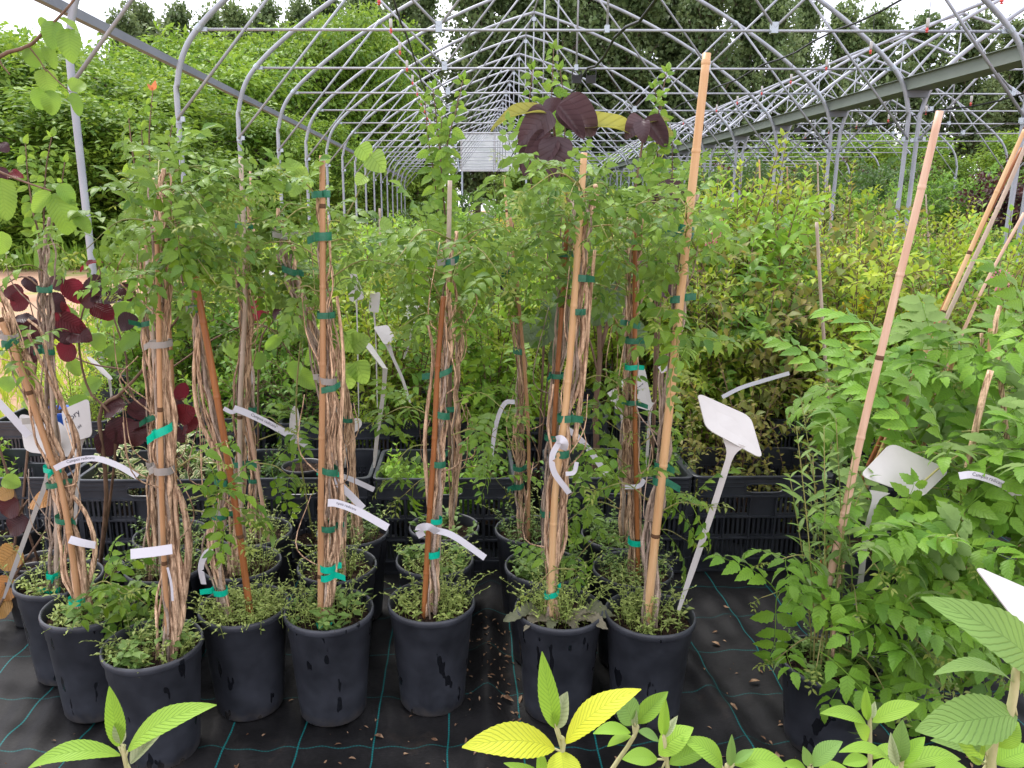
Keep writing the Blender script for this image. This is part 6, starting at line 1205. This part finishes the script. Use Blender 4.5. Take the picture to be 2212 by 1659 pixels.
strip('small crumpled end of a white label by the grey cane', 2.35, [(483, 882), (500, 890), (512, 886)], 0.013)
strip('white strip label sloping down from the thick tan bundle over the weeds', 2.03, [(708, 1086), (730, 1088), (775, 1105), (838, 1140)], 0.021, 'npsis radicans', 0.13, tsize=0.0105)
strip('white strip label tucked behind the thick tan bundle', 2.14, [(720, 1035), (745, 1058), (785, 1098)], 0.02)
strip('short white strip label with a notched end behind the thick bundle', 2.42, [(738, 1028), (765, 1038), (808, 1058)], 0.017)
strip('white strip label sloping right from the red-orange cane near its teal ties', 2.07, [(940, 1145), (980, 1158), (1048, 1205)], 0.0185)
strip('white paper loop folded round the red-orange cane', 2.06, [(912, 1160), (905, 1143), (925, 1138), (945, 1150)], 0.022, dys=[0, -.01, -.03, -.01], curl=.6)
strip('white strip label hanging in a curve from the twin-tied tan cane', 2.5, [(1112, 868), (1090, 872), (1072, 915), (1061, 985)], 0.0155, curl=.5)
strip('white strip label reading radicans sloping behind the jagged-weed vine', 2.2, [(1208, 925), (1230, 930), (1265, 962), (1312, 1026)], 0.0175, 'radicans', 0.42, tsize=0.0115)
strip('white ribbon label looping down in front of the jagged-weed vine', 2.02, [(1208, 955), (1193, 985), (1197, 1020), (1222, 1055), (1230, 1066)], 0.0165, curl=.4)
strip('white ribbon end curling up beside the looping label', 2.04, [(1222, 1024), (1240, 1020), (1246, 998)], 0.012)
strip('white label rolled round the tan cane above the looping ribbon', 2.02, [(1202, 950), (1212, 948), (1220, 958), (1216, 972)], 0.02, dys=[0, -.015, -.02, 0])
strip('blank white strip label sticking out from the rugged twin trunk', 1.83, [(372, 1186), (330, 1192), (282, 1197)], 0.0255)
strip('thin white tape running down the rugged trunk to the soil', 1.85, [(362, 1226), (370, 1262), (373, 1298)], 0.006)
strip('white folded label on the low branch of the bent tan stems', 2.06, [(150, 1165), (175, 1172), (206, 1178)], 0.022, curl=.5)
strip('white crumpled label hanging from the low branch by the red-brown cane', 2.04, [(460, 1190), (445, 1196), (434, 1225), (440, 1262)], 0.018, curl=.7)
strip('curved white label with black lettering Campsis radicans on the rough pale stem', 1.87, [(2072, 1028), (2105, 1026), (2160, 1044), (2200, 1072), (2240, 1110)], 0.019, 'Campsis radicans', 0.13, tsize=0.013)
strip('white strip label slanting across the leaning stems beside handwritten signs', 2.3, [(-10, 862), (30, 905), (62, 942)], 0.022)
strip('white curved band label among the bronze-green shrubs behind the blank sign', 3.0, [(1560, 858), (1600, 838), (1650, 822), (1705, 806)], 0.016)
strip('white strip lying across the shrubs past the bronze-green ones', 4.2, [(1760, 720), (1790, 745), (1828, 772)], 0.03)
strip('white slip on the long tan cane beside handwritten lettering', 2.04, [(1425, 800), (1440, 792), (1448, 785)], 0.02)
strip('white label scrap among the low leaves before the slotted crate', 2.28, [(1350, 1052), (1380, 1050), (1392, 1036)], 0.014)

# ------------------------------------------------------------------ plastic plant signs
def rounded(n=5, r=0.14):
    pts = []
    for cx_, cy_, a0 in ((1 - r, 1 - r, 0), (r, 1 - r, PI / 2), (r, r, PI), (1 - r, r, 1.5 * PI)):
        for q in np.linspace(0, PI / 2, n): pts.append((cx_ + r * math.cos(a0 + q), cy_ + r * math.sin(a0 + q)))
    return np.array(pts)
def sign(label, corners, Ys, stake, stakeY, w0=0.010, w1=0.022, texts=(), mat_='white_plastic', group=None, th=0.0026, rad=0.14):
    """corners: top-left, top-right, bottom-right, bottom-left of the plate in the photograph"""
    K = [at_y(*c, y) for c, y in zip(corners, Ys)]; tl, tr_, br_, bl = K
    sp = [at_y(u, v, y) for (u, v), y in zip(stake, stakeY if isinstance(stakeY, (list, tuple)) else [stakeY] * len(stake))]; base = sp[-1].copy()
    root = thing('plant_sign', label, 'sign', base, 0, group); uv = rounded(r=rad)
    def at(u, v): return (bl * (1 - u) + br_ * u) * (1 - v) + (tl * (1 - u) + tr_ * u) * v
    nrm = N(np.cross(tr_ - tl, bl - tl)); nrm = nrm if np.dot(nrm, C0 - tl) > 0 else -nrm
    f = np.array([at(u, v) for u, v in uv]) - base; n = len(f); V = np.vstack([f + nrm * th / 2, f - nrm * th / 2])
    F = [tuple(range(n)), tuple(range(2 * n - 1, n - 1, -1))] + [(i, n + i, n + (i + 1) % n, (i + 1) % n) for i in range(n)]
    obj('plate', mesh('plate', V, F, mat_, False), root)
    # flattened stake that widens into a gusset under the plate
    q = smooth_path(np.array(sp), 14) - base; T = N(q[0] - q[-1]); S = N(np.cross(C0 - sp[0], T)); D2 = np.cross(T, S); V = []
    for i, c in enumerate(q):
        t = i / 13; w = w0 * 0.5 + (w1 * 0.5 - w0 * 0.5) * max(0, 1 - t * 3.2) ** 1.6; w *= 1 - 0.45 * max(0, t - 0.85) / 0.15; d = 0.0022
        for a, b in ((-w, -d), (-w * .35, -d * 2.2), (w * .35, -d * 2.2), (w, -d), (w, d), (-w, d)): V.append(c + S * a + D2 * b)
    F = [(i * 6 + k, i * 6 + (k + 1) % 6, (i + 1) * 6 + (k + 1) % 6, (i + 1) * 6 + k) for i in range(13) for k in range(6)] + [tuple(range(6)), tuple(13 * 6 + k for k in range(5, -1, -1))]
    obj('stake', mesh('stake', np.array(V), F, mat_, False), root)
    for body, uv0, uv1, size in texts:     # handwriting laid on the plate from uv0 towards uv1
        tv, tf = text_mesh(body, size); o0, o1 = at(*uv0), at(*uv1); X = N(o1 - o0); Yv = np.cross(nrm, X)
        Yv = Yv if Yv[2] > 0 else -Yv
        obj('lettering', mesh('lettering', np.array([o0 + X * x + Yv * y_ + nrm * (th / 2 + 0.0006) - base for x, y_, _ in tv]), tf, 'ink', False), root)
    return root
sign('blank white plastic sign tilted on a long stake in the pot of the longest cane', [(1505, 848), (1621, 900), (1648, 993), (1525, 926)], [2.06, 2.06, 1.98, 1.98], [(1586, 955), (1572, 1000), (1530, 1130), (1466, 1318)], [1.99, 1.99, 2.0, 2.03], 0.017, 0.062)
sign('blank white plastic sign half hidden in the lush vine leaves', [(1925, 956), (2052, 1016), (1990, 1076), (1856, 1028)], [2.06, 2.06, 1.97, 1.97], [(1900, 1062), (1888, 1090), (1868, 1180), (1842, 1420)], [1.97, 1.97, 1.96, 1.93], 0.015, 0.05)
sign('blank white plastic sign with water drops beside the large felted butterfly bush', [(2101, 1220), (2262, 1290), (2350, 1420), (2200, 1350)], [1.5, 1.5, 1.42, 1.42], [(2270, 1380), (2262, 1460), (2248, 1720)], 1.43, 0.015, 0.05)
sign('white handwritten sign behind the bent tan stems', [(40, 893), (134, 912), (174, 990), (54, 976)], [2.36, 2.36, 2.3, 2.3], [(112, 975), (98, 1045), (55, 1160), (8, 1292)], [2.32, 2.32, 2.34, 2.38], 0.014, 0.05, (('C', (0.16, 0.62), (0.5, 0.66), 0.03), ('lek', (0.62, 0.2), (0.95, 0.32), 0.022)))
sign('white handwritten sign with Cory lettering tilted over the first crates', [(132, 886), (192, 860), (200, 942), (146, 958)], [2.62, 2.62, 2.58, 2.58], [(172, 945), (172, 980), (165, 1080), (160, 1170)], 2.6, 0.012, 0.04, (('Cory', (0.1, 0.55), (0.9, 0.75), 0.03), ('aub x dd', (0.12, 0.2), (0.95, 0.42), 0.016)))
sign('white handwritten sign lettered DOMEST behind the red-caned leafy vine', [(1340, 822), (1392, 790), (1412, 890), (1350, 872)], [2.95, 2.95, 2.92, 2.92], [(1404, 870), (1402, 920), (1396, 1010)], 2.93, 0.012, 0.035, (('DOMEST', (0.1, 0.3), (0.8, 0.62), 0.026),))
sign('blank white sign lying low beside the DOMEST sign', [(1310, 850), (1330, 838), (1348, 872), (1332, 886)], [3.0, 3.0, 2.97, 2.97], [(1340, 880), (1345, 920), (1350, 1000)], 2.98, 0.010, 0.03)
sign('thin white sign seen edge-on on a bent stake among the crates', [(781, 738), (800, 742), (836, 796), (826, 796)], [2.93, 3.0, 3.0, 2.93], [(832, 795), (828, 850), (815, 940), (808, 1010)], 2.95, 0.016, 0.02)
sign('white sign folded over a stake behind the edge-on one', [(806, 706), (838, 702), (858, 737), (830, 745)], [3.5, 3.5, 3.46, 3.46], [(838, 742), (850, 775), (868, 815), (886, 870)], 3.48, 0.014, 0.03)
sign('white printed sheet label on a cane behind the thick tan bundle', [(744, 592), (770, 590), (788, 645), (756, 653)], [3.4, 3.4, 3.4, 3.4], [(770, 650), (772, 720), (775, 900)], 3.41, 0.006, 0.01)
sign('small white printed tag above the folded white sign', [(800, 628), (822, 632), (818, 676), (796, 672)], [3.5, 3.5, 3.5, 3.5], [(808, 672), (812, 740), (815, 880)], 3.51, 0.006, 0.01)
sign('white slanting stake label below the white star flowers', [(890, 690), (902, 694), (896, 712), (884, 708)], [3.7, 3.7, 3.7, 3.7], [(892, 708), (884, 740), (872, 775)], 3.7, 0.012, 0.014)
sign('oval white hang tag on the small round pot in the crate', [(626, 878), (648, 878), (648, 966), (624, 966)], [2.95, 2.95, 2.9, 2.9], [(636, 878), (637, 900), (638, 990)], 2.96, 0.004, 0.006, rad=0.45)
sign('round-ended white tag tilted behind the thick tan bundle', [(752, 908), (778, 900), (784, 922), (750, 945)], [2.9, 2.9, 2.88, 2.88], [(752, 930), (748, 960), (745, 1010)], 2.9, 0.006, 0.008, rad=0.4)
sign('narrow white stake label leaning in the purple hazel', [(183, 770), (200, 772), (246, 818), (236, 822)], [3.3, 3.3, 3.25, 3.25], [(236, 818), (240, 850), (244, 900)], 3.28, 0.010, 0.014, rad=0.3)
sign('small white T-sign on a thin stake beside the pink spirea', [(1530, 722), (1540, 722), (1562, 770), (1552, 768)], [3.9, 3.98, 3.98, 3.9], [(1553, 765), (1548, 800), (1538, 850)], 3.93, 0.012, 0.02)
sign('tall white tag beside the grey upright cane', [(520, 780), (540, 772), (550, 820), (534, 850)], [2.9, 2.9, 2.9, 2.9], [(534, 846), (532, 880), (530, 960)], 2.9, 0.006, 0.01, rad=0.3)

# ------------------------------------------------------------------ small things in the crates, litter on the fabric
def plain_pot(label, u, v, z, y, s=1.0, mt=None):
    p = at_y(u, v, y); t = thing('plant_pot', label, 'pot', (p[0], y, z)); t.scale = (s, s, s)
    obj('body', spot_me if mt is None else mesh('body', *lathe([(0.001, 0.003), (0.062, 0.003), (0.067, 0.0), (0.070, 0.01), (0.088, 0.175), (0.093, 0.19), (0.090, 0.192), (0.083, 0.165)], 28), mt), t); obj('soil', ssoil_me, t)
plain_pot('small round black pot of bare soil inside the crate between the bundles', 655, 985, 0.24, 3.13, 1.0)
plain_pot('blue printed pot of pale grit in the crate behind the tan stems', 118, 850, 0.42, 3.42, 0.95, 'blue_pot')
M['jag'] = mat_leaf('jagged_weed_leaf', (0.10, 0.13, 0.06), (0.20, 0.16, 0.12), 0.2, 0.6, veins=8)
jag = [leaf_ab_mesh('weed_leaf', 0.5, 'ellip', 'jag', 0.3, 0.3, 0.3, 22, 3, 0.10, 700 + i, .3 + .4 * i) for i in range(2)]
for i, (az, ln) in enumerate(((200, .15), (225, .13), (250, .10), (320, .14), (345, .15), (290, .10))):
    a = R_(az); b0 = np.array([0.279, 2.085, 0.006]); A = b0 + np.array([0.03 * math.cos(a), 0.03 * math.sin(a), 0.305]); put_leaf(vP, b0, jag[i % 2], A, A + np.array([math.cos(a) * ln, math.sin(a) * ln * 0.85, 0.012]), 1.0, 0.9, i, 'weed_leaf')
rk = np.random.default_rng(4); LO, Yd, Z, S = [], [], [], []
cent = [(0.12, 2.2, .07, 60), (0.10, 2.45, .05, 40), (-1.1, 1.75, .10, 40), (-0.32, 1.85, .12, 30), (0.75, 2.6, .25, 40), (1.0, 2.2, .2, 30), (0.95, 1.68, .09, 60), (0.4, 1.75, .25, 25), (-0.5, 1.7, .3, 25), (0.08, 1.85, .1, 25), (1.15, 1.75, .2, 30)]
for cx_, cy_, sd_, n in cent:
    for _ in range(n):
        x, y = rk.normal(cx_, sd_), rk.normal(cy_, sd_ * 1.4); LO.append((x, y, float(fabric_z(np.array(x), np.array(y))) + 0.004)); a = rk.uniform(0, 6.28); Yd.append((math.cos(a), math.sin(a), rk.normal(0, .2))); Z.append((rk.normal(0, .4), rk.normal(0, .4), 1)); S.append(rk.uniform(.006, .026) * (1 if rk.random() < .85 else 1.9))
V, F, TT, U = batch(leaf_geo(1.0, 0.35, 'lance', 3, 1, 0.4, 0.5), frames_np(np.array(Yd), np.array(Z)), np.array(LO), np.array(S), rk.random(len(LO)))
o = obj('leaf_litter', mesh('leaf_litter', V, F, 'litter'), kind='stuff'); tag(o, 'brown bits of bark and dead leaf scattered on the black fabric', 'litter')
# grass and weeds at the foot of the frame outside, and in the field on the left
def grass(name, label, x0, x1, y0, y1, n, h, mt, seed):
    r = np.random.default_rng(seed); LO = np.stack([r.uniform(x0, x1, n), r.uniform(y0, y1, n), np.full(n, -0.06)], 1); Yd = np.stack([r.normal(0, .35, n), r.normal(0, .35, n), np.ones(n)], 1); Z = r.normal(0, 1, (n, 3))
    V, F, TT, U = batch(leaf_geo(1.0, 0.09, 'lance', 3, 1, 0.2, 0.5), frames_np(Yd, Z), LO, h * r.uniform(.5, 1.4, n), r.random(n)); o = obj(name, mesh(name, V, F, mt, True, TT, U), kind='stuff'); tag(o, label, 'grass')
grass('grass', 'rough green grass strip outside the tunnel legs on the left', -5.2, -2.75, 4.0, 16, 5200, 0.22, 'sp_yellow', 1)
grass('grass', 'tall green weeds under the locust trees at the field edge', -26, -3.4, 19.5, 23, 6000, 0.6, 'sp_fresh', 2)
